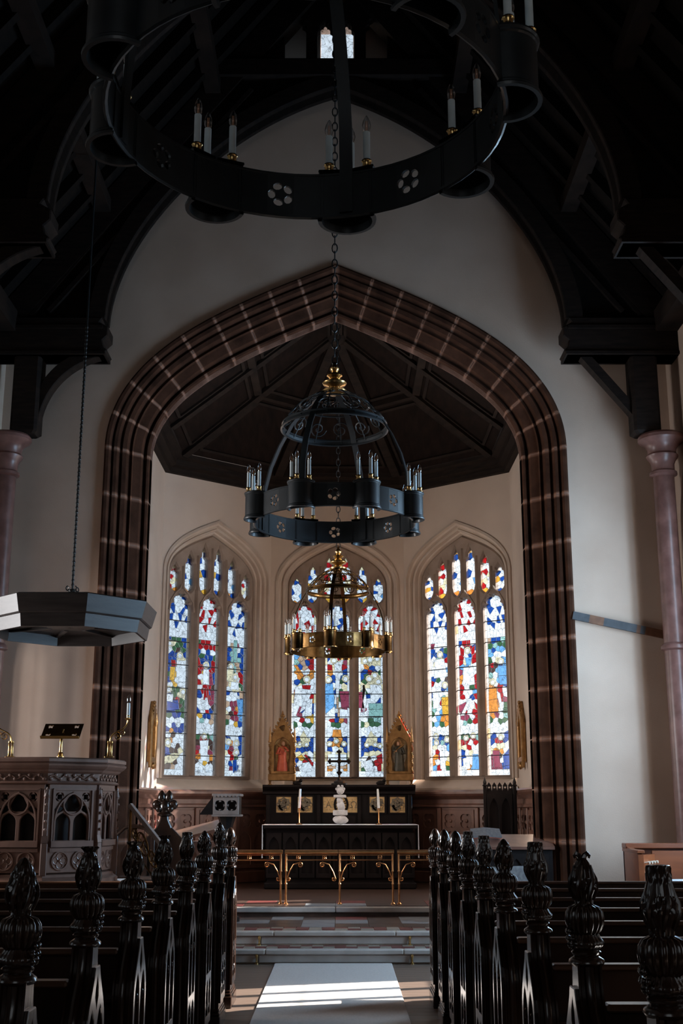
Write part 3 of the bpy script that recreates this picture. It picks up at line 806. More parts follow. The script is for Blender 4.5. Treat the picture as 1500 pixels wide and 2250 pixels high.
def traceried_window(idx, mid, ang):
    """window built in local space: x along the wall, y outward, z up; returns the root"""
    root = struct(bpy.data.objects.new('window_%d' % idx, None))
    root.location = (mid[0], mid[1], 0)
    root.rotation_euler = (0, 0, ang)
    col.objects.link(root)
    rng = random.Random(40 + idx)
    # splayed moulded reveal
    base = arch_path(WIN_W, WIN_ZB, WIN_ZS, WIN_RISE, n=22, jn=3)
    prof = [(.19, .012), (.19, -.02), (.155, -.03), (.145, .02), (.12, .035), (.105, .085), (.085, .085), (.075, .06), (.05, .06), (.04, .13), (.02, .14), (.0, .20), (.0, .34)]
    oo = [offset_path(base, d) for d, _ in prof]
    secs = [[(oo[k][i][0], prof[k][1], oo[k][i][1] if 0 < i < len(base) - 1 else WIN_ZB) for k in range(len(prof))] for i in range(len(base))]
    MB().loft(secs).build('reveal_moulding', 'dressed', root, 35)
    # sloping sill
    MB().add([(-.985, -.03, WIN_ZB - .17), (.985, -.03, WIN_ZB - .17), (.985, -.03, WIN_ZB - .13), (-.985, -.03, WIN_ZB - .13), (-.985, .20, WIN_ZB + .005), (.985, .20, WIN_ZB + .005), (-.985, .41, WIN_ZB + .005), (.985, .41, WIN_ZB + .005)],
             [(0, 1, 2, 3), (3, 2, 5, 4), (4, 5, 7, 6)]).build('sill', 'dressed', root)
    MB().bbox(-.80, .80, .17, .36, WIN_ZB - .01, WIN_ZB + .045, .012).build('sill', 'tracery', root)
    # stone tracery
    zl0, zls, zlt = WIN_ZB + .05, 4.36, 4.66
    cxs = [-(LW + MW), 0, LW + MW]
    holes = [head(c, LW, zl0, zls, zlt) for c in cxs]
    tx = [-.665, -.40, -.135, .135, .40, .665]
    tt = [5.08, 5.28, 5.43, 5.43, 5.28, 5.08]
    for k in range(6):
        holes.append(small_light(tx[k], .155, 4.66, tt[k], -1 if k % 2 == 0 else 1))
    outl = arch_path(WIN_W + .01, zl0 - .04, WIN_ZS, WIN_RISE, n=16, jn=1)
    MB().plate([outl] + holes, 0.16, 0.028, m=T(0, .25, 0) @ XZ).build('tracery', 'tracery', root)
    # raised mullion ribs in front of the plate
    for c in (-(LW + MW) / 2, (LW + MW) / 2):
        MB().add([(c - .05, .18, zl0), (c - .012, .125, zl0), (c + .012, .125, zl0), (c + .05, .18, zl0), (c - .05, .18, 4.72), (c - .012, .125, 4.72), (c + .012, .125, 4.72), (c + .05, .18, 4.72)],
                 [(0, 1, 5, 4), (1, 2, 6, 5), (2, 3, 7, 6), (4, 5, 6, 7)]).build('mullion', 'tracery', root)
    for k in range(5):
        c = (tx[k] + tx[k + 1]) / 2
        MB().add([(c - .03, .18, 4.70), (c, .14, 4.70), (c + .03, .18, 4.70), (c - .03, .18, min(tt[k], tt[k + 1]) - .02), (c, .14, min(tt[k], tt[k + 1]) - .02), (c + .03, .18, min(tt[k], tt[k + 1]) - .02)],
                 [(0, 1, 4, 3), (1, 2, 5, 4)]).build('tracery_rib', 'tracery', root)
    # arched ribs over each light head
    for c in cxs:
        hp = [(c - LW / 2 - .03, 4.36), (c - LW / 2 - .01, 4.50), (c - .12, 4.63), (c - .04, 4.70), (c, 4.80), (c + .04, 4.70), (c + .12, 4.63), (c + LW / 2 + .01, 4.50), (c + LW / 2 + .03, 4.36)]
        MB().tube([(x, .175, z) for x, z in hp], .022, 6).build('hood_rib', 'tracery', root, 40)
    # glass
    cells = []
    for c, mp in zip(cxs, MAPS[idx]):
        rows = mp.split()
        pr = .34 if idx < 3 else .2
        rows = [''.join(rng.choice('BBBRGM') if ch == 'W' and 9 <= j < 25 and rng.random() < pr else ch for ch in r_) for j, r_ in enumerate(rows)]
        za, zb2, zc2 = zl0 + .085, zl0 + .085 + (zlt - zl0 - .085) * .74, zlt + .01
        xa, xb = c - LW / 2 - .012, c + LW / 2 + .012
        gr_ = 'R' if (idx == 2) == (c != 0) else 'B'
        top = [x_.replace('g', gr_) for x_ in ('ggWWgg', 'gWWWWg', 'WgWWgW', 'gWWgWg', 'WWgWWW', 'WWWWWW')]
        cells += leaded(xa, xb, zb2, zc2, top, rng)
        cells += carve(leaded(xa, xb, za, zb2, rows[9:35], rng), figures((idx, cxs.index(c)), xa, xb, zl0, zlt))
        cells += leaded(xa, xb, zl0 - .01, za, ['WWW'], rng, False)
    for k in range(6):
        cells += leaded(tx[k] - .085, tx[k] + .085, 4.66, tt[k] + .01, TOPS[(min(k, 5 - k) + idx) % 3].split(), rng, False)
    GY = .255
    came = MB()
    good = []
    for poly, ch in cells:
        if area(poly) < 0: poly = poly[::-1]
        ins = inset(poly, 0.0017 if ch in 'WC' else 0.0030)
        if len(ins) < 3 or area(ins) < 0.00005: 
            came.add([(x, GY, z) for x, z in poly], [tuple(range(len(poly)))])
            continue
        good.append((area(ins), ins, ch))
        # lead: ring between the cell and the pane, proud of the glass
        n, k = len(poly), len(ins)
        for i in range(n):
            p, q = poly[i], poly[(i + 1) % n]
            ip = min(ins, key=lambda s_: (s_[0] - p[0]) ** 2 + (s_[1] - p[1]) ** 2)
            iq = min(ins, key=lambda s_: (s_[0] - q[0]) ** 2 + (s_[1] - q[1]) ** 2)
            if ip == iq:
                came.add([(p[0], GY - .006, p[1]), (q[0], GY - .006, q[1]), (ip[0], GY - .003, ip[1])], [(0, 1, 2)])
            else:
                came.add([(p[0], GY - .006, p[1]), (q[0], GY - .006, q[1]), (iq[0], GY - .003, iq[1]), (ip[0], GY - .003, ip[1])], [(0, 1, 2, 3)])
    came.build('lead_came', 'lead', root, fix=False)
    good.sort(key=lambda g: -g[0])
    rest = {}
    for n, (_, ins, ch) in enumerate(good):
        k = len(ins)
        vs = [(x, GY, z) for x, z in ins] 
        if n < 296:
            MB().add(vs, [tuple(range(k))]).build('glass_pane', GL[ch], root, fix=False)
        else:
            rest.setdefault(ch, MB()).add(vs, [tuple(range(k))])
    for i, (ch, mb) in enumerate(rest.items()):
        o = mb.build('glass_fragments', GL[ch], root, fix=False)
        o['kind'] = 'stuff'
    # saddle bars
    for c in cxs:
        for z in (2.20, 2.52, 2.84, 3.20, 3.55, 3.90, 4.22):
            MB().box(c - LW / 2, c + LW / 2, .232, .246, z - .006, z + .006).build('saddle_bar', 'lead', root)
    return root

def apse_wall(idx, p, q, name):
    p, q = Vector(p), Vector(q)
    mid = (p + q) / 2
    Ln = (q - p).length
    ang = math.atan2(q.y - p.y, q.x - p.x)
    hole = offset_path(arch_path(WIN_W, WIN_ZB, WIN_ZS, WIN_RISE, n=22, jn=3), 0.17)
    hole = [(x, z) for x, z in hole]
    hole[0] = (hole[0][0], WIN_ZB - .15); hole[-1] = (hole[-1][0], WIN_ZB - .15)
    outl = [(-Ln / 2, 0), (Ln / 2, 0), (Ln / 2, 6.8), (-Ln / 2, 6.8)]
    o = MB().plate([outl, hole], 0.4, m=T(0, 0.2, 0) @ XZ).build(name, 'plaster_chancel')
    o.location = (mid.x, mid.y, 0)
    o.rotation_euler = (0, 0, ang)
    struct(o)
    traceried_window(idx, mid, ang)
apse_wall(1, APSE[1], APSE[2], 'wall_apse_left')
apse_wall(2, APSE[2], APSE[3], 'wall_apse_center')
apse_wall(3, APSE[3], APSE[4], 'wall_apse_right')

# ---- chancel ceiling: facets, cornice, ribs, purlins, framed panels
CZ = 6.72
inner = [(-2.36, 13.5), (-2.36, 17.38), (-0.97, 18.53), (0.97, 18.53), (2.36, 17.38), (2.36, 13.5)]
H0, H1 = Vector((0, 13.5, 8.25)), Vector((0, 16.3, 8.25))
P = [Vector((x, y, CZ)) for x, y in inner]
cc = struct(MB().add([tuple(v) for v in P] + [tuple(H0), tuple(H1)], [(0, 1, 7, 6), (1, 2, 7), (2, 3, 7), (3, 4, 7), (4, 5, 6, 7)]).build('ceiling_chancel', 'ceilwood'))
for i in range(5):   # boxed cornice along each wall
    a, b = Vector((*APSE[i], 0)), Vector((*APSE[i + 1], 0))
    c, d = Vector((*inner[i], 0)), Vector((*inner[i + 1], 0))
    lv = [(a, b, 0.0, 6.44), (a, b, .3, 6.44), (a, b, .34, 6.52), (a, b, .62, 6.55), (a, b, .66, 6.63), (a, b, .96, 6.66), (a, b, 1.0, 6.74)]
    secs = [[tuple(a.lerp(c, t_) + Vector((0, 0, z))) for _, _, t_, z in lv], [tuple(b.lerp(d, t_) + Vector((0, 0, z))) for _, _, t_, z in lv]]
    MB().loft(secs).build('cornice', 'beam', cc)
def rib(p, q, w_=.12, h_=.14, nm='rib'):
    MB().bar(p, q, w_, h_).build(nm, 'beam', cc)
rib(H0, H1, .16, .2, 'ridge_rib')
for i in range(1, 5):
    rib(P[i], H1, .14, .17, 'hip_rib')
mids = [P[0].lerp(H0, .5), P[1].lerp(H1, .5), P[2].lerp(H1, .5), P[3].lerp(H1, .5), P[4].lerp(H1, .5), P[5].lerp(H0, .5)]
for i in range(5):
    rib(mids[i], mids[i + 1], .11, .12, 'purlin')
for t_ in (.32, .66):
    for s_, (a, b) in ((0, (P[0], P[1])), (1, (P[5], P[4]))):
        rib(a.lerp(b, t_), H0.lerp(H1, t_), .11, .12, 'rafter_rib')
def panel_frame(quad):
    c = sum((Vector(q) for q in quad), Vector()) / len(quad)
    pts = [Vector(q).lerp(c, .22) for q in quad]
    nrm = (pts[1] - pts[0]).cross(pts[2] - pts[0]).normalized()
    if nrm.z > 0: nrm = -nrm
    mb = MB()
    for a, b in zip(pts, pts[1:] + pts[:1]):
        mb.bar(a + nrm * .01, b + nrm * .01, .045, .04, nrm)
    mb.build('panel_moulding', 'beam', cc)
for (lo0, lo1, up0, up1) in ((P[0], P[1], H0, H1), (P[5], P[4], H0, H1)):
    ts = [0, .32, .66, 1.0]
    for k in range(3):
        for s0, s1_ in ((0, .5), (.5, 1.0)):
            g = lambda t_, s_: lo0.lerp(lo1, t_).lerp(up0.lerp(up1, t_), s_)
            panel_frame([g(ts[k], s0), g(ts[k + 1], s0), g(ts[k + 1], s1_), g(ts[k], s1_)])
for i in range(1, 4):
    panel_frame([P[i], P[i + 1], mids[i + 1], mids[i]])
    panel_frame([mids[i], mids[i + 1], H1])
MB().lathe([(.02, -.12), (.10, -.08), (.15, 0), (.12, .1)], 12, T(H1.x, H1.y, H1.z - .1)).build('boss', 'beam', cc, 40)

# ---- nave side walls: an arcade of pointed arches each side, aisle walls beyond, west wall, roof
ARC_Y = [(-4.9, -1.9), (-1.5, 1.5), (1.9, 4.9), (5.3, 8.3), (8.9, 12.45)]
ARC_L = ARC_Y[:-1] + [(8.9, 12.8)]  # last left arch widened so aisle light reaches the east wall
def arcade(sgn, nm):
    zs_, rs_ = (4.1, 1.75) if sgn > 0 else (2.9, 1.25)  # left arches made low, out of view, to keep direct light off the roof
    ARC = ARC_Y if sgn > 0 else ARC_L
    outl = [(-5.4, 0), (13.2, 0), (13.2, EAVES + .05), (-5.4, EAVES + .05)]
    holes = []
    for a, b in ARC:
        c, hw = (a + b) / 2, (b - a) / 2
        holes.append([(c + x, z) for x, z in arch_path(hw, 0.02, zs_, rs_, n=12, jn=1, k1=.55, k2=.6, k3=.75)])
    w_ = struct(MB().plate([outl] + holes, 0.45, m=T(sgn * (NAVE_X + .225), 0, 0) @ YZ).build(nm, 'plaster'))
    # stone ring of voussoirs on the arch nearest the chancel
    for a, b in ARC[3:]:
        c, hw = (a + b) / 2, (b - a) / 2
        path = arch_path(hw, 0.05, zs_, rs_, n=10, jn=9, k1=.55, k2=.6, k3=.75)
        inn, out = offset_path(path, -.06), offset_path(path, .34)
        for i in range(len(path) - 1):
            q = [inn[i], inn[i + 1], out[i + 1], out[i]]
            cx, cz = sum(p_[0] for p_ in q) / 4, sum(p_[1] for p_ in q) / 4
            q = [(c + cx + (p_[0] - cx) * .985, cz + (p_[1] - cz) * .985) for p_ in q]
            x0, x1 = sorted((sgn * (NAVE_X - .03), sgn * (NAVE_X + .46)))
            MB().stack([[(x0, y, z) for y, z in q], [(x1, y, z) for y, z in q]]).build('arch_stone', 'archstone', w_)
    if sgn < 0: return w_
    # the last bay is a blind arch holding a three-light window
    hl = [[(BAY_Y + k * .46 + x, z) for x, z in arch_path(.18, BAY_Z0, BAY_Z1 - .2, .2, n=8, jn=1)] for k in (-1, 0, 1)]
    n_ = 'left' if sgn < 0 else 'right'
    inf = struct(MB().plate([[(8.7, 0), (12.7, 0), (12.7, 6.2), (8.7, 6.2)]] + hl, .06, m=T(sgn * 3.98, 0, 0) @ YZ).build('wall_bay_' + n_, 'plaster'))
    for z in (1.75, 2.35):
        MB().box(*sorted((sgn * 3.97, sgn * 3.99)), BAY_Y - .68, BAY_Y + .68, z - .008, z + .008).build('glazing_bar', 'lead', inf)
    return w_
arcade(-1, 'wall_left')
arcade(1, 'wall_right')

def aisle_window_holes():
    hs = []
    for c in AISLE_Y:
        for k in (-1, 0, 1):
            hs.append([(c + k * .66 + x, z) for x, z in arch_path(.27, 1.4, 3.75, .3, n=6, jn=1)])
    return hs
outl = [(-5.4, 0), (8.6, 0), (8.6, 6.2), (-5.4, 6.2)]
lh_ = [[(LEFT_Y + k * .63 + x, z) for x, z in arch_path(.27, 1.3, 3.35, .3, n=6, jn=1)] for k in (-1, 0, 1)]
struct(MB().plate([[(-5.4, 0), (13.6, 0), (13.6, 6.2), (-5.4, 6.2)]] + aisle_window_holes() + lh_, 0.3, m=T(-7.0, 0, 0) @ YZ).build('wall_aisle_left', 'archstone'))
struct(MB().plate([outl] + aisle_window_holes(), 0.3, m=T(7.0, 0, 0) @ YZ).build('wall_aisle_right', 'archstone'))
for sgn in (-1, 1):
    s_ = 'left' if sgn < 0 else 'right'
    x0, x1 = sorted((sgn * (NAVE_X + .4), sgn * 7.15))
    ye = 8.5 if sgn > 0 else 13.4
    if sgn < 0:
        struct(MB().box(x0, x1, 8.5, 8.7, 0, 6.2).build('wall_aisle_light_block', 'archstone'))  # unseen wall added to keep aisle light off the near pews
    struct(MB().box(x0, x1, ye, ye + .2, 0, 6.2).build('wall_aisle_east_' + s_, 'archstone'))
    struct(MB().box(x0, x1, -5.4, ye + .2, 6.1, 6.3).build('ceiling_aisle_' + s_, 'ceilwood'))
    x0, x1 = sorted((sgn * 3.1, sgn * (NAVE_X + .5)))
    struct(MB().box(x0, x1, 13.51, 14.4, 0, 6.3).build('wall_vestry_' + s_, 'plaster'))
ww = [[(x - (1.7 - .55 * 0) + 1.7 + k * 1.1, z) for x, z in arch_path(.45, 2.6, 6.6, .7, n=8, jn=1)] for k in (-1, 0, 1)]
struct(MB().plate([[(-7.2, 0), (7.2, 0), (7.2, 6.3), (NAVE_X, EAVES), (0, RIDGE), (-NAVE_X, EAVES), (-7.2, 6.3)]] + ww, 0.3, m=T(0, -5.0, 0) @ XZ).build('wall_west', 'archstone'))

# roof slopes: boarding with rafters
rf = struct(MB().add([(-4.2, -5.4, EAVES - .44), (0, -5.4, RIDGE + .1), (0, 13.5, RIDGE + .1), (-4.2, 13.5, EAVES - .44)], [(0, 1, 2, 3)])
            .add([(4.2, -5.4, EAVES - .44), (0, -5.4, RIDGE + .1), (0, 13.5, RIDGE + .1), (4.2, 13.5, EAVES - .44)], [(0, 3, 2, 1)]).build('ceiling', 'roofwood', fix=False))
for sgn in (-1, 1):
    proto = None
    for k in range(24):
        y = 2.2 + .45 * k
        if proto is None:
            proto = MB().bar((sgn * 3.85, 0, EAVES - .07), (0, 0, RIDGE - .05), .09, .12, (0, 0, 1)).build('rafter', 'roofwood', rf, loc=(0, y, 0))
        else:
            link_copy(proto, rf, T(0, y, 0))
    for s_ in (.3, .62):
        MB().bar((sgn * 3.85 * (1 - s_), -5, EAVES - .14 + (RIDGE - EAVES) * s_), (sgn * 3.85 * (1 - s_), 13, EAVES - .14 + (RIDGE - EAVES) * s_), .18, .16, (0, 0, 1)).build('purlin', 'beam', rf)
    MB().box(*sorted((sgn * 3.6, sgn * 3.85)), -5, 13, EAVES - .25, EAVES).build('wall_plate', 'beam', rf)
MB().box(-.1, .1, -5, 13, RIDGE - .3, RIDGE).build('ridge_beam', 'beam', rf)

# ---- hammer-beam trusses
def truss(y, label):
    t = thing('roof_truss', (0, y, 0), label, 'roof truss', group='hammer-beam roof trusses')
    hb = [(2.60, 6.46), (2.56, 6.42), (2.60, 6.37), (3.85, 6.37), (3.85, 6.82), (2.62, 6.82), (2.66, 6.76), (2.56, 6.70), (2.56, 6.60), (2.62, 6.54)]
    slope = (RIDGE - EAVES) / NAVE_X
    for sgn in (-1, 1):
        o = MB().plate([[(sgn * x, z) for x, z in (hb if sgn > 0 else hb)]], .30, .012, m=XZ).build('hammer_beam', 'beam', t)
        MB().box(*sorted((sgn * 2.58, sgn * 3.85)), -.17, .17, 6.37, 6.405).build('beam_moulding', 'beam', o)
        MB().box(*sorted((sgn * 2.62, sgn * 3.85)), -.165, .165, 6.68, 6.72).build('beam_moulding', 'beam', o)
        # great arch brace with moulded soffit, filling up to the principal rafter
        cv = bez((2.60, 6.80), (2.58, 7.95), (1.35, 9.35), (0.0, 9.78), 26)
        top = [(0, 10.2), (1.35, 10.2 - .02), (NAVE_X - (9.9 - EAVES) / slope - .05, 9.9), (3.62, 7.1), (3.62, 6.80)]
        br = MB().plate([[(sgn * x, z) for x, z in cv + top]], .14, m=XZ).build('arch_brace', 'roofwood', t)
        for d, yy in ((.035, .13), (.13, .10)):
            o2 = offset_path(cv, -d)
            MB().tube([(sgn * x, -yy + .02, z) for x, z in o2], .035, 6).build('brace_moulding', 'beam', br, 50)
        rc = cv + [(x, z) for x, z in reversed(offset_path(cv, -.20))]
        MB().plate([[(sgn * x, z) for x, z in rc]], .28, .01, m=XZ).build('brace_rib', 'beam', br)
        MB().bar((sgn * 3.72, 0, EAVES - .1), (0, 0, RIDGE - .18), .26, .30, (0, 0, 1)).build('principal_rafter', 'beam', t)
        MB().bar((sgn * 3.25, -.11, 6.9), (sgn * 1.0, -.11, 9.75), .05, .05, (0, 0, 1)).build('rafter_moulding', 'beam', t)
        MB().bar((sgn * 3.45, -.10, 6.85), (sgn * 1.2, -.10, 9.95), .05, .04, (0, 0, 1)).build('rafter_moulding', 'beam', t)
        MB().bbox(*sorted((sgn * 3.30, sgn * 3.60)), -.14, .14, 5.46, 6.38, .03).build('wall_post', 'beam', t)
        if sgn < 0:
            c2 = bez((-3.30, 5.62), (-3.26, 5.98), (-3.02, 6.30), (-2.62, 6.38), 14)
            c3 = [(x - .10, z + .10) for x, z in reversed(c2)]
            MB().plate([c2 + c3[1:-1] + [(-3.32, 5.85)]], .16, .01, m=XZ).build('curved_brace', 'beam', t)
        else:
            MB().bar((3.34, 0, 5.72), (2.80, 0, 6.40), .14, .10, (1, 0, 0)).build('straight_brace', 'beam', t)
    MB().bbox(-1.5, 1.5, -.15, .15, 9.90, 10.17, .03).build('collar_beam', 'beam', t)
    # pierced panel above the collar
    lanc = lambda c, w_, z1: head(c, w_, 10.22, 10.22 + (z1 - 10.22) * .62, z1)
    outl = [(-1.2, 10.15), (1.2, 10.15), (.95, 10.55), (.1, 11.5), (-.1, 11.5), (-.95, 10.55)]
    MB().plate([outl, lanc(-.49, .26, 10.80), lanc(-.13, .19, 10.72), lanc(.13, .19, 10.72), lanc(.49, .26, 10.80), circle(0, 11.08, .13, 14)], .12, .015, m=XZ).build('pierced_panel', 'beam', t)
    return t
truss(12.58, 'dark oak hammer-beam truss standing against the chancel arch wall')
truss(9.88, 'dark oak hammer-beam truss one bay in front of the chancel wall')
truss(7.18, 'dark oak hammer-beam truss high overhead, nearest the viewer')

# ---- wall shafts under the truss
def shaft(x, label):
    t = thing('wall_shaft', (x, 12.58, 0), label, 'column', group='pink stone wall shafts')
    MB().lathe([(.115, 0), (.115, 5.02)], 20).build('shaft', 'pinkstone', t, 40)
    MB().lathe([(.115, 4.98), (.15, 5.0), (.15, 5.03), (.125, 5.05), (.125, 5.12), (.14, 5.16), (.17, 5.2), (.175, 5.22), (.155, 5.245), (.16, 5.30), (.19, 5.345), (.24, 5.38), (.255, 5.40), (.255, 5.435), (.235, 5.46)], 24).build('capital', 'pinkstone', t, 35)
    MB().lathe([(.11, 3.06), (.15, 3.08), (.15, 3.11), (.135, 3.13), (.11, 3.15)], 20).build('shaft_ring', 'pinkstone', t, 40)
    return t
shaft(-3.64, 'pink stone wall shaft with moulded capital above the pulpit side')
shaft(3.62, 'pink stone wall shaft with moulded capital above the organ side')
# ================================================================ furnishings
# ---- carpet runner
MB().bbox(-.565, .545, 2.0, 11.94, 0.0, .012, .003).build('carpet_runner', 'runner')
tag(bpy.data.objects['carpet_runner'], 'long cream carpet runner laid up the aisle to the steps', 'carpet')

# ---- pew ends
END = [(0.0, .165), (.70, .165), (.74, .160), (.78, .148), (.82, .124), (.855, .095), (.885, .070), (.915, .053), (.95, .044), (1.0, .042)]
def hw_at(z):
    for (z0, a), (z1, b) in zip(END, END[1:]):
        if z0 <= z <= z1: return a + (b - a) * (z - z0) / (z1 - z0)
    return END[-1][1]
def end_body():
    zs = [.0, .3, .6, .70, .72, .74, .76, .78, .80, .82, .84, .86, .88, .90, .92, .94, .97, 1.0]
    path = [(-hw_at(z), z) for z in zs] + [(hw_at(z), z) for z in reversed(zs)]
    out = offset_path(path, 1.0)
    nrm = [(Vector(out[i]) - Vector(path[i])) for i in range(len(path))]
    nrm = [n_.normalized() for n_ in nrm]
    prof = [(-.036, 0), (-.030, 0), (-.026, .010), (-.016, .010), (-.012, .001), (-.004, -.002), (.004, -.002), (.012, .001), (.016, .010), (.026, .010), (.030, 0), (.036, 0)]
    secs = []
    for p, n_ in zip(path, nrm):
        secs.append([(x, p[0] - n_[0] * d, p[1] - n_[1] * d) for x, d in prof])
    mb = MB().loft(secs)
    n, k = len(path), len(prof)
    mb.f.append(tuple(i * k for i in range(n)))
    mb.f.append(tuple(i * k + k - 1 for i in reversed(range(n))))
    mb.add([s_ for s_ in secs[len(zs) - 1]] + [s_ for s_ in secs[len(zs)]], [tuple(list(range(k)) + [2 * k - 1 - i for i in range(k)])])
    return mb
def lancet(cx, w_, z0, z1):
    h = arch_path(w_ / 2, z0, z0 + (z1 - z0) * .62, (z1 - z0) * .38, n=6, jn=1, k1=.5, k2=.7, k3=.75)
    return [(cx + x, z) for x, z in h]
def end_tracery(x, sgn):
    zs = [.16, .4, .70, .74, .78, .82, .86, .90, .93]
    o = [(hw_at(z) - .012, z) for z in zs]
    outl = o + [(-a, z) for a, z in reversed(o)]
    holes = [lancet(-.066, .110, .46, .80), lancet(.066, .110, .46, .80), [(0, .795), (.026, .835), (.022, .862), (0, .90), (-.022, .862), (-.026, .835)],
             lancet(-.066, .110, .215, .425), lancet(.066, .110, .215, .425)]
    mb = MB().plate([outl] + holes, .014, .003, m=T(x, 0, 0) @ YZ)
    for c in (-.066, .066):   # cusps inside each lancet head and a little leaf in the lower pair
        for e in (-1, 1):
            mb.ball((x, c + e * .040, .70), .012, 6, 4, (.5, 1, 1.6))
            mb.ball((x, c + e * .038, .36), .011, 6, 4, (.5, 1, 1.6))
        mb.ball((x, c, .27), .022, 8, 5, (.35, 1, 1))
    return mb
def resample(prof, n):
    d = [0.0]
    for a, b in zip(prof, prof[1:]):
        d.append(d[-1] + math.hypot(b[0] - a[0], b[1] - a[1]))
    out = []
    k = 0
    for i in range(n + 1):
        s_ = d[-1] * i / n
        while k < len(d) - 2 and d[k + 1] < s_: k += 1
        f = (s_ - d[k]) / max(1e-9, d[k + 1] - d[k])
        out.append((prof[k][0] + (prof[k + 1][0] - prof[k][0]) * f, prof[k][1] + (prof[k + 1][1] - prof[k][1]) * f))
    return out
def leaves(n, rows, z0, z1, amp):
    def md(a, z):
        u = (z - z0) / (z1 - z0)
        f = (rows * u + .55 * abs(math.sin(n * a / 2 + (1.57 if int(rows * u) % 2 else 0)))) % 1.0
        return 1 - amp * .45 + amp * f * (1 - .6 * max(0, u)) + .03 * math.sin(3 * n * a)
    return md
def finial(kind, sgn, rng):
    mb = MB()
    N_ = 44
    mb.lathe([(.036, 0), (.056, .004), (.062, .012), (.060, .020), (.050, .026), (.042, .030), (.050, .036), (.051, .042), (.042, .048)], N_)
    # leaf cup
    lob = lambda a, z: 1 + .09 * math.cos(4 * a) + .07 * abs(math.cos(8 * a))
    mb.lathe(resample([(.036, .044), (.050, .052), (.058, .062), (.055, .070), (.046, .080), (.040, .092)], 10), 64, mod=lob)
    # reeded bulb
    reed = lambda a, z: 1.0 + .17 * abs(math.sin(8 * a)) ** .6 - .08
    mb.lathe([(.036, .086), (.050, .098), (.060, .116), (.063, .134), (.060, .152), (.050, .166), (.030, .174)], 64, mod=reed)
    # bud: overlapping leaves wound round
    if kind == 0:    # tall pointed artichoke
        md = leaves(6, 4, .19, .322, .30) 
        mb.lathe(resample([(.027, .165), (.028, .19), (.036, .21), (.043, .235), (.044, .252), (.038, .28), (.026, .303), (.012, .318), (.004, .322)], 26), 56, mod=md)
    elif kind == 1:  # flared crown tip
        md = leaves(7, 3, .19, .31, .28)
        mb.lathe(resample([(.028, .165), (.030, .19), (.042, .22), (.044, .24), (.037, .275), (.024, .30), (.021, .306)], 26), 56, mod=md)
        mb.lathe([(.016, .300), (.022, .309), (.031, .318), (.026, .322), (.010, .314)], N_, mod=lambda a, z: 1 + .25 * math.cos(6 * a))
    elif kind == 2:  # flat-topped
        md = leaves(8, 2, .19, .33, .24)
        mb.lathe(resample([(.030, .165), (.033, .19), (.046, .22), (.047, .245), (.040, .27), (.034, .285), (.034, .318), (.036, .324), (.028, .326)], 26), 56, mod=md)
    elif kind == 3:  # smooth acorn with a leaf collar
        mb.lathe([(.031, .17), (.033, .20), (.045, .225), (.047, .24), (.041, .246)], N_, mod=lambda a, z: 1 + .10 * abs(math.sin(4 * a)))
        mb.lathe([(.042, .235), (.043, .255), (.038, .28), (.027, .302), (.012, .316), (.003, .32)], N_, mod=lambda a, z: 1 + .03 * abs(math.sin(5 * a)))
    else:            # pointed leaves with two curled tips
        md = leaves(5, 2, .19, .31, .28)
        mb.lathe(resample([(.029, .165), (.031, .195), (.044, .225), (.046, .248), (.036, .275), (.022, .298), (.013, .306)], 26), 56, mod=md)
        for e in (-1, 1):
            mb.tube([(0, 0, .298), (e * .010, 0, .312), (e * .020, 0, .318), (e * .027, 0, .312), (e * .024, 0, .305)], [.010, .009, .008, .006, .004], 7)
    # vine and grapes carved on the aisle side
    for j in range(5):
        for i in range(3 + (j % 2)):
            a = (i - 1.2 - .5 * (j % 2)) * .33
            z = .058 + .020 * j
            r_ = .050 + .007 * math.sin(j)
            mb.ball((-sgn * (r_ + .005) * math.cos(a), (r_ + .005) * math.sin(a), z), .0085, 7, 5)
    # leaf ribs on the bud
    for q in range(6):
        a0 = q * PI / 3 + .2 * kind
        pts = []
        for i in range(6):
            t_ = i / 5
            z = .185 + .10 * t_
            rr = .033 + .015 * math.sin(PI * min(1, t_ * 1.15)) 
            aa = a0 + .55 * t_
            pts.append((rr * math.cos(aa), rr * math.sin(aa), z))
        mb.tube(pts, [.004, .006, .008, .008, .006, .003], 6)
    return mb
BODY = end_body()
PLINTH = MB().bbox(-.052, .052, -.205, .205, 0, .085, .006).add(*(lambda b: (b.v, b.f))(MB().bbox(-.046, .046, -.19, .19, .085, .105, .006))).add(*(lambda b: (b.v, b.f))(MB().bbox(-.041, .041, -.176, .176, .105, .125, .006)))
ORD = ['front', 'second', 'third', 'fourth', 'fifth', 'sixth', 'seventh', 'eighth', 'ninth']
KNAME = ['a pointed artichoke finial', 'a crown-tipped leaf finial', 'a flat-topped finial', 'a smooth acorn finial', 'a leaf finial with curled tips']
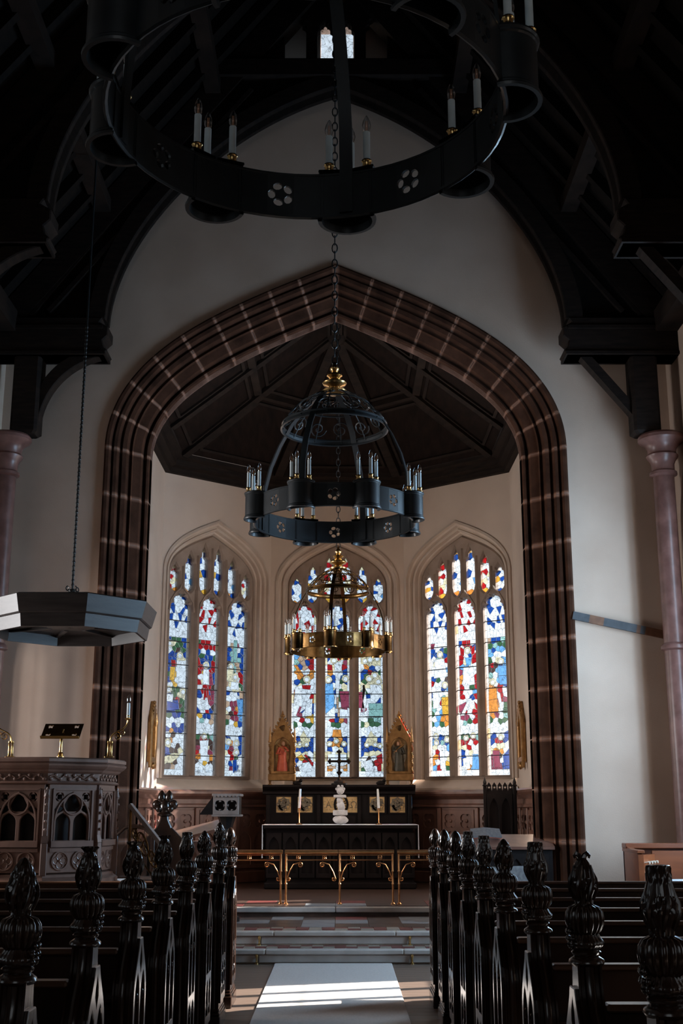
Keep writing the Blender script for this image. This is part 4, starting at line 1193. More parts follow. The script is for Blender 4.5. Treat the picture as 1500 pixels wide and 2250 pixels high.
def pew(sgn, y, kind, n, dz):
    side = 'pulpit' if sgn < 0 else 'organ'
    t = thing('pew', (sgn * .80, y, 0), '%s dark oak pew on the %s side with %s' % (ORD[n] + ' row', side, KNAME[kind]), 'pew', group='pews on the %s side of the aisle' % side)
    e = part('end', lambda: BODY, 'pew_end', 'pew', t, 30)
    part('plinth', lambda: PLINTH, 'end_plinth', 'pew', e)
    part('trac%d' % sgn, lambda: end_tracery(-sgn * .041, sgn), 'tracery_panel', 'pew', e)
    f = part('fin%d_%d' % (kind, sgn), lambda: finial(kind, sgn, None), 'finial', 'pew', e, 45, (0, 0, 1.0 - .012))
    f.scale = (.86, .86, 1 + dz / .32)
    L_ = 2.72
    x0, x1 = sorted((sgn * .036, sgn * L_))
    part('back%d' % sgn, lambda: MB().box(x0, x1, -.075, -.050, .10, .875).box(x0, x1, -.085, -.04, .60, .64), 'backrest', 'pew', t)
    part('rail%d' % sgn, lambda: MB().bbox(x0, x1, -.095, -.03, .872, .895, .006), 'top_rail', 'pewrail', t)
    part('ledge%d' % sgn, lambda: MB().bbox(x0, x1, -.15, -.07, .70, .715, .004), 'book_ledge', 'pew', t)
    part('seat%d' % sgn, lambda: MB().bbox(x0, x1, -.06, .34, .41, .445, .008), 'seat', 'pew', t)
    part('wallend%d' % sgn, lambda: MB().bbox(*sorted((sgn * L_, sgn * (L_ + .05))), -.16, .34, 0, .93, .01), 'wall_end', 'pew', t)
LEFT = [(9.59, 3, -.012), (8.73, 0, .035), (7.77, 0, -.005), (6.90, 2, .0), (6.02, 1, .006), (5.14, 1, .0), (4.24, 1, .008), (3.37, 0, .006)]
RIGHT = [(9.60, 3, -.02), (8.76, 3, -.012), (7.90, 3, -.005), (7.12, 2, .0), (6.33, 2, -.006), (5.56, 0, .0), (4.66, 2, .008), (3.76, 4, .006), (2.86, 2, .006)]
for n, (y, k, dz) in enumerate(LEFT): pew(-1, y, k, n, dz)
for n, (y, k, dz) in enumerate(RIGHT): pew(1, y, k, n, dz)
# ---- chandeliers
def scroll(c, u, v, r0, turns, r, n=22, flip=1):
    """spiral tube path in the plane (u, v)"""
    out = []
    for i in range(n + 1):
        t_ = i / n
        a = flip * turns * 2 * PI * t_
        rr = r0 * (1 - .86 * t_)
        out.append(Vector(c) + Vector(u) * (rr * math.cos(a)) + Vector(v) * (rr * math.sin(a)))
    return out

def chain(z0, z1, lk=.105, wd=.026, r=.0065):
    mb = MB()
    n = int((z1 - z0) / (lk * .80))
    for k in range(n):
        z = z0 + (k + .5) * (z1 - z0) / n
        pts = []
        for i in range(10):
            a = 2 * PI * i / 10
            x, zz = wd * math.cos(a), (lk / 2 - .002) * math.sin(a)
            pts.append((x, 0, z + zz) if k % 2 == 0 else (0, x, z + zz))
        mb.tube(pts, r, 5, closed=True)
    return mb

def chandelier(loc, label, Rr, rot, metal, cupmat, bh, cup_r, cup_h, tube_h, ztop, cups=8, group='ring chandeliers down the church', domemat=None, straps=None, dome=True):
    """loc = centre of the ring's lower edge; rot = angle of the first cup from straight ahead"""
    t = thing('chandelier', loc, label, 'chandelier', group=group)
    dr = lambda a, r_, z=0: Vector((r_ * math.sin(a), r_ * math.cos(a), z))
    step = 2 * PI / cups
    # pierced ring: plain curved lengths and a flat pierced plate at each flower
    fw = R(9)
    mb = MB()
    th = .012
    for k in range(cups):
        a0 = rot + k * step + step / 2 + fw / 2
        a1 = rot + (k + 1) * step + step / 2 - fw / 2
        secs = []
        for i in range(9):
            a = a0 + (a1 - a0) * i / 8
            secs.append([tuple(dr(a, Rr - th / 2, 0)), tuple(dr(a, Rr + th / 2, 0)), tuple(dr(a, Rr + th / 2, bh)), tuple(dr(a, Rr - th / 2, bh))])
        mb.loft(secs, True)
        am = rot + k * step + step / 2
        wl = 2 * Rr * math.sin(fw / 2)
        petals = []
        for q in range(5):
            b = PI / 2 + .35 + 2 * PI * q / 5
            c = (bh * .20 * math.cos(b), bh / 2 + bh * .20 * math.sin(b))
            petals.append([(c[0] + bh * .085 * math.cos(g) * math.cos(b) - bh * .108 * math.sin(g) * math.sin(b), c[1] + bh * .085 * math.cos(g) * math.sin(b) + bh * .108 * math.sin(g) * math.cos(b)) for g in [2 * PI * i / 10 for i in range(10)]])
        pm = Matrix.Translation(dr(am, Rr * math.cos(fw / 2))) @ RZ(-am) @ XZ
        mb.plate([[(-wl / 2, 0), (wl / 2, 0), (wl / 2, bh), (-wl / 2, bh)]] + petals, th, m=pm)
    ring = mb.build('pierced_ring', metal, t, 30)
    rimm = MB()
    for z in (.0, bh):
        pts = [dr(2 * PI * i / 64, Rr, z) for i in range(64)]
        rimm.tube(pts, .011 if z == 0 else .010, 6, closed=True)
    rimm.build('rim', metal, ring, 50)
    # cups with three electric candles each
    cm = None
    protoc = None
    for k in range(cups):
        a = rot + k * step
        c = dr(a, Rr + .0 + cup_r * .05, -(cup_h - bh) / 2)
        if cm is None:
            cm = MB()
            cp = [(cup_r * .90, .03), (cup_r * .96, .0), (cup_r * 1.10, .0), (cup_r * 1.12, .010), (cup_r * 1.06, .018), (cup_r * 1.06, .026), (cup_r, .034), (cup_r, cup_h - .030), (cup_r * 1.05, cup_h - .024), (cup_r * 1.05, cup_h - .016), (cup_r * 1.10, cup_h - .008), (cup_r * 1.08, cup_h), (cup_r * .5, cup_h + .002), (.004, cup_h + .002), (.004, cup_h - .02), (cup_r * .90, cup_h - .02), (cup_r * .90, .03)]
            cm.loft([[(r_ * math.cos(R(d)), r_ * math.sin(R(d)), z) for r_, z in cp] for d in range(-12, 193, 12)] + [[(r_ * math.cos(R(192)), r_ * math.sin(R(192)), z) for r_, z in cp]])
            o = cm.build('candle_cup', cupmat, t, 35)
            _cup = o.data
        else:
            o = bpy.data.objects.new('candle_cup', _cup)
            o.parent = t
            col.objects.link(o)
        o.location = c
        o.rotation_euler = (0, 0, -a)
        for q in range(3):
            tn_, rd_ = ((-.74, .16), (.74, .16), (0.0, .80))[q]
            p = c + Vector((math.cos(a), -math.sin(a), 0)) * (cup_r * tn_) + Vector((math.sin(a), math.cos(a), 0)) * (cup_r * rd_) + Vector((0, 0, cup_h))
            key = 'cand%s%.3f' % (metal, tube_h)
            lean = Matrix.Identity(4)
            e = part(key, lambda: MB().lathe([(.0155, .030), (.0155, .03 + tube_h), (.010, .032 + tube_h)], 12), 'candle', 'candle', t, 40, p)
            part('sock', lambda: MB().lathe([(.012, 0), (.024, .004), (.025, .009), (.019, .014), (.019, .034), (.024, .040), (.022, .046), (.015, .046)], 14), 'candle_socket', 'brass', e, 40)
            part(key + 'b', lambda: MB().lathe([(.010, .0), (.017, .016), (.0195, .034), (.016, .055), (.008, .074), (.002, .084)], 12, T(0, 0, .03 + tube_h)), 'bulb', 'bulb', e, 60)
            part(key + 'f', lambda: MB().box(-.0045, -.0015, -.002, .002, .008, .055, T(0, 0, .03 + tube_h)).box(.0015, .0045, -.002, .002, .008, .055, T(0, 0, .03 + tube_h)).box(-.0045, .0045, -.002, .002, .03, .034, T(0, 0, .03 + tube_h)), 'filament', 'filament', e)
    # straps rising to the crown
    k_ = Rr / .74
    dm = domemat or metal
    prof = [(Rr - .012, bh * .05), (Rr - .012, bh), (.715 * k_, .42 * k_), (.66 * k_, .62 * k_), (.57 * k_, .82 * k_), (.44 * k_, 1.03 * k_), (.27 * k_, 1.20 * k_), (.09 * k_, 1.30 * k_)]
    ns = straps or 4
    for k in range(ns):
        a = rot + k * 2 * PI / ns
        sec = []
        tn = Vector((math.cos(a), -math.sin(a), 0))
        for r_, z in prof:
            c = dr(a, r_, z)
            o_ = dr(a, .007)
            sec.append([tuple(c - tn * .028 * k_ - o_), tuple(c + tn * .028 * k_ - o_), tuple(c + tn * .028 * k_ + o_), tuple(c - tn * .028 * k_ + o_)])
        MB().loft(sec, True, caps=True).build('strap', dm, t, 40)
    if dome:
        cr = MB()
        for z, r_ in ((.92, .50), (.965, .49)):
            cr.tube([dr(2 * PI * i / 48, r_ * k_, z * k_) for i in range(48)], .011, 6, closed=True)
        secs = []
        for i in range(49):
            a = 2 * PI * i / 48
            secs.append([tuple(dr(a, .50 * k_, .92 * k_)), tuple(dr(a, .492 * k_, .965 * k_))])
        cr.loft(secs)
        for z, r_ in ((1.16, .33),):
            cr.tube([dr(2 * PI * i / 40, r_ * k_, z * k_) for i in range(40)], .009, 6, closed=True)
        for k in range(12):      # scrolls filling the crown
            a = rot + (k + .5) * 2 * PI / 12
            pc = dr(a, .425 * k_, 1.055 * k_)
            tn = Vector((math.cos(a), -math.sin(a), 0))
            up = (dr(a, .33 * k_, 1.16 * k_) - dr(a, .50 * k_, .95 * k_)).normalized()
            cr.tube(scroll(pc, tn, up, .088 * k_, 1.6, 0, 20, 1 if k % 2 else -1), .0065, 5)
            pc2 = dr(a, .22 * k_, 1.235 * k_)
            up2 = (dr(a, .1 * k_, 1.29 * k_) - dr(a, .33 * k_, 1.16 * k_)).normalized()
            cr.tube(scroll(pc2, tn, up2, .05 * k_, 1.4, 0, 14, -1 if k % 2 else 1), .0055, 5)
            cr.tube([dr(a, .50 * k_, .94 * k_), dr(a, .40 * k_, 1.09 * k_), dr(a, .33 * k_, 1.16 * k_), dr(a, .2 * k_, 1.25 * k_), dr(a, .08 * k_, 1.30 * k_)], .006, 5)
        cr.build('scrollwork_crown', dm, t, 50)
    fz = 1.28 * k_
    MB().lathe([(.02, 0), (.115, .01), (.12, .025), (.085, .04), (.05, .055), (.06, .07), (.105, .085), (.118, .105), (.10, .125), (.055, .14), (.04, .155), (.055, .165), (.075, .18), (.072, .195), (.045, .21), (.03, .225), (.045, .24), (.048, .255), (.028, .275), (.018, .30), (.014, .32)], 20, T(0, 0, fz)).build('finial', 'brass', t, 40)
    ch = chain(fz + .30, ztop - loc[2]).build('chain', 'iron', t)
    return t
chandelier((-.065, 3.97, 3.955), 'large dark iron ring chandelier overhead, nearest the viewer', .745, R(12), 'iron', 'iron', .20, .115, .25, .155, 11.4)
chandelier((.0, 10.72, 4.0), 'dark iron ring chandelier with scrollwork crown hanging before the chancel arch', .745, R(22.5), 'iron', 'iron', .20, .115, .25, .155, 11.4)
chandelier((.022, 15.75, 3.46), 'smaller brass ring chandelier hanging before the middle window', .64, R(9), 'oldbrass', 'oldbrass', .17, .085, .22, .15, 8.15)
# ---- wainscot round the apse
WS = thing('wainscot', (0, 16.5, ST3), 'red-brown oak wainscot with moulded cornice running round the apse under the windows', 'panelling')
def wainscot(p, q, label, panels):
    p, q = Vector(p), Vector(q)
    Ln = (q - p).length
    ang = math.atan2(q.y - p.y, q.x - p.x)
    mid = (p + q) / 2
    t = WS
    M4 = T(mid.x, mid.y - 16.5, 0) @ RZ(ang)
    def put(o): o.matrix_local = M4
    h = 1.30
    put(MB().box(-Ln / 2, Ln / 2, -.05, 0, 0, h).build('backing', 'wainscot', t))
    put(MB().loft([[(x, y, z) for y, z in [(-.05, 1.08), (-.09, 1.09), (-.09, 1.12), (-.06, 1.14), (-.06, 1.20), (-.10, 1.22), (-.15, 1.25), (-.17, 1.28), (-.17, 1.31), (-.13, 1.335), (0, 1.34)]] for x in (-Ln / 2, Ln / 2)]).build('moulded_cornice', 'wainscot', t, 25))
    put(MB().bbox(-Ln / 2, Ln / 2, -.09, -.04, 0, .16, .01).build('base_board', 'wainscot', t))
    w_ = Ln / panels
    for k in range(panels + 1):
        x = -Ln / 2 + k * w_
        put(MB().bbox(x - .035, x + .035, -.085, -.045, .16, 1.08, .008).build('stile', 'wainscot', t))
    for k in range(panels):
        c = -Ln / 2 + (k + .5) * w_
        b = MB()
        ww_ = w_ - .10
        b.plate([[(c - ww_ / 2, .20), (c + ww_ / 2, .20), (c + ww_ / 2, 1.05), (c - ww_ / 2, 1.05)],
                 lancet(c - ww_ / 4, ww_ * .40, .26, .74), lancet(c + ww_ / 4, ww_ * .40, .26, .74),
                 foil(c - ww_ / 4, .89, ww_ * .20, 4), foil(c + ww_ / 4, .89, ww_ * .20, 4)], .02, .004, m=T(0, -.06, 0) @ XZ)
        for e in (-1, 1):
            b.ball((c + e * ww_ / 4, -.06, .89), .028, 8, 5, (1, .5, 1))
        put(b.build('tracery_panel', 'wainscot', t))
    return t
ins = [(-2.60, 13.6), (-2.60, 17.48), (-1.06, 18.76), (1.06, 18.76), (2.60, 17.48), (2.60, 13.6)]
wainscot(ins[0], ins[1], 'oak wainscot along the chancel wall behind the lectern', 6)
wainscot(ins[1], ins[2], 'red-brown oak wainscot with moulded cornice under the window beside the lectern', 3)
wainscot(ins[2], ins[3], 'oak wainscot behind the black reredos', 4)
wainscot(ins[3], ins[4], 'red-brown oak wainscot with moulded cornice behind the tall carved chair', 3)
wainscot(ins[4], ins[5], 'oak wainscot along the chancel wall behind the tall carved chair', 6)

# ---- reredos
RY_ = 18.05
t = thing('reredos', (.03, RY_, ST3), 'black reredos with five gold square panels behind the altar', 'reredos')
W2 = 1.07
rb = 1.75 - ST3
MB().box(-W2, W2, 0, .40, 0, rb - .10).build('body', 'altarwood', t)
MB().loft([[(x, y, z) for y, z in [(0, rb - .12), (-.05, rb - .11), (-.05, rb - .08), (-.03, rb - .06), (-.09, rb - .03), (-.11, rb - .01), (-.11, rb + .02), (.45, rb + .02)]] for x in (-W2 - .06, W2 + .06)], caps=True).build('cornice', 'altarwood', t, 25)
def gp(u0, u1, v0, v1):
    a, b = at(u0, v1, RY_ - .02), at(u1, v0, RY_ - .02)
    return a.x - .03, b.x - .03, a.z - ST3, b.z - ST3
for k, (u0, u1) in enumerate(((605, 641), (652, 688), (708, 790), (810, 846), (855, 891))):
    x0, x1, z0, z1 = gp(u0, u1, 1749, 1787)
    g = MB().bbox(x0, x1, -.012, .006, z0, z1, .003).build('gold_panel', 'goldpanel', t)
    cx, cz = (x0 + x1) / 2, (z0 + z1) / 2
    fr = MB()
    for a, b in (((x0, z0), (x1, z0)), ((x1, z0), (x1, z1)), ((x1, z1), (x0, z1)), ((x0, z1), (x0, z0))):
        fr.bar((a[0], -.01, a[1]), (b[0], -.01, b[1]), .022, .03, (0, 1, 0))
    fr.build('panel_frame', 'altarwood', t)
    if k != 2:
        rl = MB().plate([foil(cx, cz, (z1 - z0) * .45, 8, 4)], .012, .003, m=T(0, -.016, 0) @ XZ)
        for j in range(9):
            a = j * 2.4
            rl.tube([Vector((cx + .018 * j * math.cos(a + e) * .5, -.024, cz + .018 * j * math.sin(a + e) * .5)) for e in (0, .4, .8, 1.2)], .007, 5)
        rl.build('relief', 'greyrelief', g)
    else:
        rl = MB().tube([(cx + .095 * math.cos(2 * PI * i / 24), -.02, cz + .125 * math.sin(2 * PI * i / 24)) for i in range(24)], .016, 6, closed=True)
        for e in (-1, 1):
            for j in range(4):      # rays of the sunburst
                rl.bar((cx + e * .03, -.018, cz + .02 * (j - 1.5)), (cx + e * .085, -.018, cz + .05 * (j - 1.5)), .01, .012, (0, 1, 0))
        rl.build('sunburst', 'altarwood', g)
        lt = MB()                   # the two ornamented letters each side, alpha and omega
        ax, ox = cx - .185, cx + .185
        lt.tube([(ax - .035, -.016, cz - .045), (ax, -.016, cz + .05), (ax + .035, -.016, cz - .045)], .006, 5)
        lt.tube([(ax - .022, -.016, cz - .012), (ax + .022, -.016, cz - .012)], .005, 5)
        lt.tube([(ox - .045, -.016, cz - .045), (ox - .018, -.016, cz - .045)] + [(ox + .038 * math.cos(R(d)), -.016, cz + .008 + .038 * math.sin(R(d))) for d in range(235, -56, -30)] + [(ox + .018, -.016, cz - .045), (ox + .045, -.016, cz - .045)], .006, 5)
        for lx in (ax, ox):
            for j in range(10):
                a = 2 * PI * j / 10
                lt.bar((lx + .055 * math.cos(a), -.014, cz + .062 * math.sin(a)), (lx + .075 * math.cos(a), -.014, cz + .085 * math.sin(a)), .005, .008, (0, 1, 0))
        lt.build('lettering', 'greyrelief', g)
for x in (-W2 + .02, -.30, .30, W2 - .02):
    MB().bbox(x - .03, x + .03, -.035, .01, .06, rb - .12, .008).build('pilaster', 'altarwood', t)
for x in (-.62, .62):   # little crouching brackets on the cornice
    MB().ball((x, .02, rb + .045), .05, 8, 6, (1.4, .8, .7)).ball((x + .05, .0, rb + .08), .028, 8, 6).build('cresting', 'altarwood', t, 60)

# ---- two gilded shrines standing on the reredos
def shrine(px, label, robe, flip):
    x = at(px, 1735, RY_ + .12).x
    t = thing('gilded_shrine', (x, RY_ + .14, 1.772), label, 'shrine', group='gilded angel shrines on the reredos')
    MB().bbox(-.205, .205, -.09, .09, .06, .16, .008).build('base', 'gilt', t)
    for e in (-1, 1):
        MB().lathe([(.03, 0), (.03, .01), (.012, .02), (.018, .04), (.022, .06)], 10, T(e * .18, 0, 0)).build('foot', 'gilt', t, 40)
    arch = arch_path(.125, .20, .55, .15, n=8, jn=1, k1=.55, k2=.6, k3=.8)
    gable = [(-.19, .16), (.19, .16), (.19, .66), (0, 1.02), (-.19, .66)]
    MB().plate([gable, arch, foil(0, .84, .045, 3)], .09, .006, m=T(0, 0, 0) @ XZ).build('gabled_front', 'gilt', t)
    MB().plate([gable], .02, m=T(0, .05, 0) @ XZ).build('back_panel', 'goldpanel', t)
    for e in (-1, 1):
        tw = MB()
        for i in range(18):          # twisted column
            tw.ball((e * .185 + .007 * math.cos(i * 1.3), -.055 + .007 * math.sin(i * 1.3), .18 + .024 * i), .020, 8, 4, (1, 1, .75))
        tw.lathe([(.026, .62), (.032, .63), (.026, .65)], 10, T(e * .185, -.055, 0))
        tw.lathe([(.020, .65), (.022, .68), (.014, .76), (.004, .86)], 8, T(e * .185, -.055, 0))
        tw.build('twisted_column', 'gilt', t, 50)
        for i in range(7):           # crockets up the gable
            f_ = (i + .6) / 7.2
            MB().ball((e * .20 * (1 - f_), -.02, .655 + .385 * f_ + .012), .021, 7, 5, (.9, .9, 1.15)).build('crocket', 'gilt', t, 60)
    MB().lathe([(.012, 0), (.022, .02), (.012, .04), (.02, .055), (.004, .10)], 8, T(0, -.01, 1.0)).build('finial', 'gilt', t, 40)
    # robed figure with wings inside the arch
    md = lambda a, z: 1 + .06 * math.cos(6 * a)
    fg = MB().lathe([(.075, .20), (.078, .24), (.064, .32), (.056, .42), (.058, .50), (.050, .555), (.022, .575)], 16, Matrix.Diagonal((1, .55, 1, 1)), mod=md)
    fg.tube([(flip * .045, -.02, .54), (flip * .085, -.05, .50), (flip * .05, -.075, .49)], [.024, .02, .016], 7)
    fg.tube([(-flip * .045, -.02, .54), (-flip * .078, -.045, .46), (-flip * .02, -.07, .46)], [.024, .02, .016], 7)
    fg.build('robed_figure', robe, t, 60)
    MB().ball((flip * .012, -.022, .605), .031, 10, 8, (.85, .9, 1.15)).ball((flip * .05, -.078, .49), .015, 7, 5).build('head', 'skin', t, 60)
    MB().lathe([(.052, 0), (.052, .006)], 20, T(flip * .012, .02, .61) @ RX(R(90))).build('halo', 'gilt', t, 40)
    for e in (-1, 1):
        MB().plate([[(e * .03, .53), (e * .09, .60), (e * .112, .52), (e * .105, .40), (e * .075, .30), (e * .05, .42)]], .014, .003, m=T(0, .012, 0) @ XZ).build('wing', 'gilt' if robe == 'redrobe' else 'greyrelief', t)
    MB().tube([(flip * .085, -.08, .47), (flip * .02, -.085, .53), (-flip * .06, -.08, .585)], [.006, .006, .014], 6).build('trumpet', 'gilt', t, 50)
    return t
shrine(619, 'gilded gothic shrine holding a red-robed angel, at one end of the reredos', 'redrobe', 1)
shrine(878, 'gilded gothic shrine holding a dark-robed angel, at the other end of the reredos', 'darkrobe', -1)
# two more gilded frames seen edge-on against the chancel walls
def edge_frame(x, label):
    e = 1 if x > 0 else -1
    t = thing('gilded_icon', (x, 16.95, 1.98), label, 'icon', group='gilded frames on the chancel walls')
    MB().plate([[(-.20, .08), (.20, .08), (.20, .62), (0, .93), (-.20, .62)], [(-.13, .15), (.13, .15), (.13, .58), (0, .76), (-.13, .58)]], .07, .008, m=YZ).build('gabled_frame', 'gilt', t)
    MB().plate([[(-.15, .13), (.15, .13), (.15, .60), (0, .80), (-.15, .60)]], .01, m=T(e * .02, 0, 0) @ YZ).build('picture', 'goldpanel', t)
    for yy in (-.2, .2):
        MB().lathe([(.02, .0), (.028, .06), (.02, .1), (.02, .6), (.028, .64), (.018, .70), (.004, .80)], 8, T(-e * .02, yy, 0)).build('pinnacle', 'gilt', t, 40)
    for i in range(6):
        for s_ in (-1, 1):
            MB().ball((-e * .02, s_ * .2 * (1 - (i + .5) / 6), .63 + .31 * (i + .5) / 6), .022, 7, 5).build('crocket', 'gilt', t, 60)
    MB().ball((-e * .03, 0, .03), .05, 8, 6, (.7, 1.2, 1)).build('bracket', 'gilt', t, 60)
edge_frame(-2.604, 'narrow gilded frame seen edge-on beside the pulpit stair')
edge_frame(2.604, 'narrow gilded frame seen edge-on beside the tall carved chair')

# ---- altar, its cloth and what stands on it
AZ = at(748, 1812, 17.0).z
ALX, AL0, AL1 = .05, -1.07, 1.07
t = thing('altar', (ALX, 17.3, ST3), 'long black altar table with carved front', 'altar')
ah = AZ - ST3 - .006
MB().bbox(AL0, AL1, -.34, .34, ah - .05, ah, .01).build('top', 'altarwood', t)
MB().box(AL0 + .06, AL1 - .06, -.26, .28, .08, ah - .05).build('body', 'altarwood', t)
MB().bbox(AL0 + .02, AL1 - .02, -.31, .32, 0, .08, .012).build('plinth', 'altarwood', t)
for k in range(9):
    c = -.92 + .23 * k
    MB().plate([[(c - .105, .14), (c + .105, .14), (c + .105, ah - .10), (c - .105, ah - .10)], lancet(c, .15, .20, ah - .16)], .03, .005, m=T(0, -.275, 0) @ XZ).build('arcade_panel', 'altarwood', t)
t = thing('altar_cloth', (ALX, 17.3, AZ - .006), 'narrow white linen cloth along the altar top, hanging at both ends', 'cloth')
MB().box(AL0 - .012, AL1 + .012, -.345, .33, .0, .006).build('top_sheet', 'linen', t)
for x in (AL0 - .014, AL1 + .008):
    mb = MB()
    secs = []
    for i in range(13):
        y = -.34 + .66 * i / 12
        w_ = .004 * math.sin(i * 1.9)
        secs.append([(x + w_, y, .004), (x + .008 + w_, y, .004), (x + .008 + 1.6 * w_, y, -.44), (x + 1.6 * w_, y, -.44)])
    mb.loft(secs, True, caps=True).build('hanging_end', 'linen', t, 50)
# stacked white sculpture
c = at(748, 1812, 17.15)
t = thing('sculpture', (c.x, 17.15, AZ), 'white carved sculpture of stacked stones and a figure on the altar', 'sculpture')
rg = random.Random(5)
def lump(cx, cz, rx, rz, seed):
    r_ = random.Random(seed)
    ph = [r_.uniform(0, 6) for _ in range(4)]
    return MB().lathe([(rx * math.sin(PI * (i + .15) / 8.3), cz - rz * math.cos(PI * (i + .15) / 8.3)) for i in range(9)], 14, T(cx, 0, 0), mod=lambda a, z: 1 + .12 * math.sin(3 * a + ph[0] + 40 * z) + .08 * math.sin(5 * a + ph[1] - 25 * z))
lump(0, .065, .105, .065, 1).build('rock_base', 'white', t, 60)
MB().bbox(-.10, .09, -.07, .07, .125, .195, .008, m=RZ(.15)).build('lower_slab', 'white', t)
lump(.005, .25, .055, .075, 2).add(*(lambda b: (b.v, b.f))(lump(-.015, .33, .042, .055, 3))).build('crouching_figure', 'white', t, 60)
MB().bbox(-.095, .075, -.05, .05, .365, .405, .007, m=RZ(-.1)).build('upper_slab', 'white', t)
mb = lump(-.005, .46, .052, .055, 4)
for i in range(6):
    a = i * 1.05
    mb.ball((.05 * math.cos(a) - .005, .02 * math.sin(a * 2), .485 + .04 * math.sin(a)), .022, 7, 5)
mb.build('flower_head', 'white', t, 60)
for px, ln, w_ in ((657, .012, 'white candle on a thin brass stick, near the red-robed angel'), (832, -.012, 'white candle on a thin brass stick, near the dark-robed angel')):
    c = at(px, 1812, 17.1)
    t = thing('candlestick', (c.x, 17.1, AZ), w_, 'candlestick', group='altar candlesticks')
    MB().lathe([(.045, 0), (.045, .006), (.02, .014), (.007, .03), (.007, .20), (.02, .21), (.022, .222), (.008, .226)], 12).build('stick', 'copper', t, 40)
    MB().tube([(0, 0, .215), (ln * .5, 0, .36), (ln, 0, .485)], [.019, .017, .014], 10).build('candle', 'wax', t, 50)
    MB().tube([(ln, 0, .485), (ln * 1.1, 0, .50)], .002, 5).build('wick', 'lead', t)
# cross on the reredos
c = at(745, 1727, RY_ + .1)
t = thing('cross', (c.x, RY_ + .12, 1.772), 'dark metal cross on a stepped foot before the middle window', 'cross')
MB().poly(8, [(.12, 0), (.12, .02), (.08, .03), (.08, .05), (.03, .07), (.02, .10)]).build('foot', 'altarwood', t)
MB().lathe([(.016, .08), (.014, .14), (.024, .15), (.024, .165), (.014, .175), (.013, .29)], 10).build('stem', 'altarwood', t, 40)
cr = MB()
for a in range(4):
    d = Vector((math.cos(a * PI / 2), 0, math.sin(a * PI / 2)))
    L_ = .145 if a != 3 else .17
    e = Vector((0, 0, .345)) + d * L_
    cr.bar(Vector((0, 0, .345)), e, .034, .03, (0, 1, 0))
    for q in (-1, 0, 1):
        cr.ball(tuple(e + Vector((d.z, 0, d.x)) * .024 * q + d * (.014 if q == 0 else -.004)), .018, 8, 5)
cr.ball((0, -.01, .345), .036, 10, 6, (1, .6, 1))
cr.build('cross_arms', 'altarwood', t)

# ---- altar rails
RAILY = 14.30
rz0, rz1 = ST3, at(742, 1872, RAILY).z
def rail(x0, x1, posts, label, feet=(1, 1)):
    t = thing('altar_rail', ((x0 + x1) / 2, RAILY, ST3), label, 'altar rail', group='brass altar rail sections')
    c = (x0 + x1) / 2
    h = rz1 - ST3
    a, b = x0 - c, x1 - c
    MB().tube([(a - .005, 0, h), (b + .005, 0, h)], .024, 12).build('handrail', 'copper', t, 40)
    MB().tube([(a, 0, h - .090), (b, 0, h - .090)], .007, 8).build('lower_rail', 'copper', t, 40)
    MB().tube([(a, 0, h - .034), (b, 0, h - .034)], .004, 6).build('upper_fillet', 'copper', t, 40)
    for k, x in enumerate((a + .012, b - .012)):
        if not posts[k]: continue
        MB().lathe([(.028, 0), (.028, .01), (.013, .025), (.011, .06), (.011, .22), (.015, .23), (.011, .24), (.011, .36), (.015, .37), (.011, .38), (.012, h - .02)], 10, T(x, 0, 0)).build('post', 'copper', t, 40)
    for e, x in ((1, a + .02), (-1, b - .02)):
        L_ = min(.17, (b - a) * .4)
        sc = MB().tube([Vector((x, 0, h - .30)), Vector((x + e * .03, 0, h - .22)), Vector((x + e * L_ * .45, 0, h - .14)), Vector((x + e * L_ * .9, 0, h - .115))] + scroll((x + e * L_ * .9, 0, h - .145), (0, 0, 1), (e, 0, 0), .030, 1.4, 0, 14)[1:], .006, 6)
        sc.tube(scroll((x + e * .022, 0, h - .30), (-e, 0, 0), (0, 0, -1), .026, 1.2, 0, 12), .006, 6)
        sc.build('scroll_bracket', 'copper', t, 50)
    n = max(1, int((b - a) / .22))
    for k in range(n):
        x = a + (b - a) * (k + .5) / n
        q = MB()
        lobes = 4 if k % 2 == n // 2 % 2 else 1
        for j in range(4):
            ang = j * PI / 2 + PI / 4
            cx, cz = x + .014 * math.cos(ang), h - .062 + .014 * math.sin(ang)
            q.tube([(cx + .011 * math.cos(2 * PI * i / 8), 0, cz + .011 * math.sin(2 * PI * i / 8)) for i in range(8)], .0032, 5, closed=True)
        q.build('quatrefoil', 'copper', t, 50)
    return t
px2x = lambda u: at(u, 1930, RAILY).x
rail(-2.15, px2x(619), (1, 1), 'brass altar rail section at the lectern end')
rail(px2x(626), px2x(741), (1, 0), 'inner brass rail gate nearer the lectern, scrolled brackets')
rail(px2x(744), px2x(865), (1, 1), 'inner brass rail gate nearer the tall chair, scrolled brackets')
rail(px2x(874), 2.15, (1, 1), 'brass altar rail section at the tall chair end')

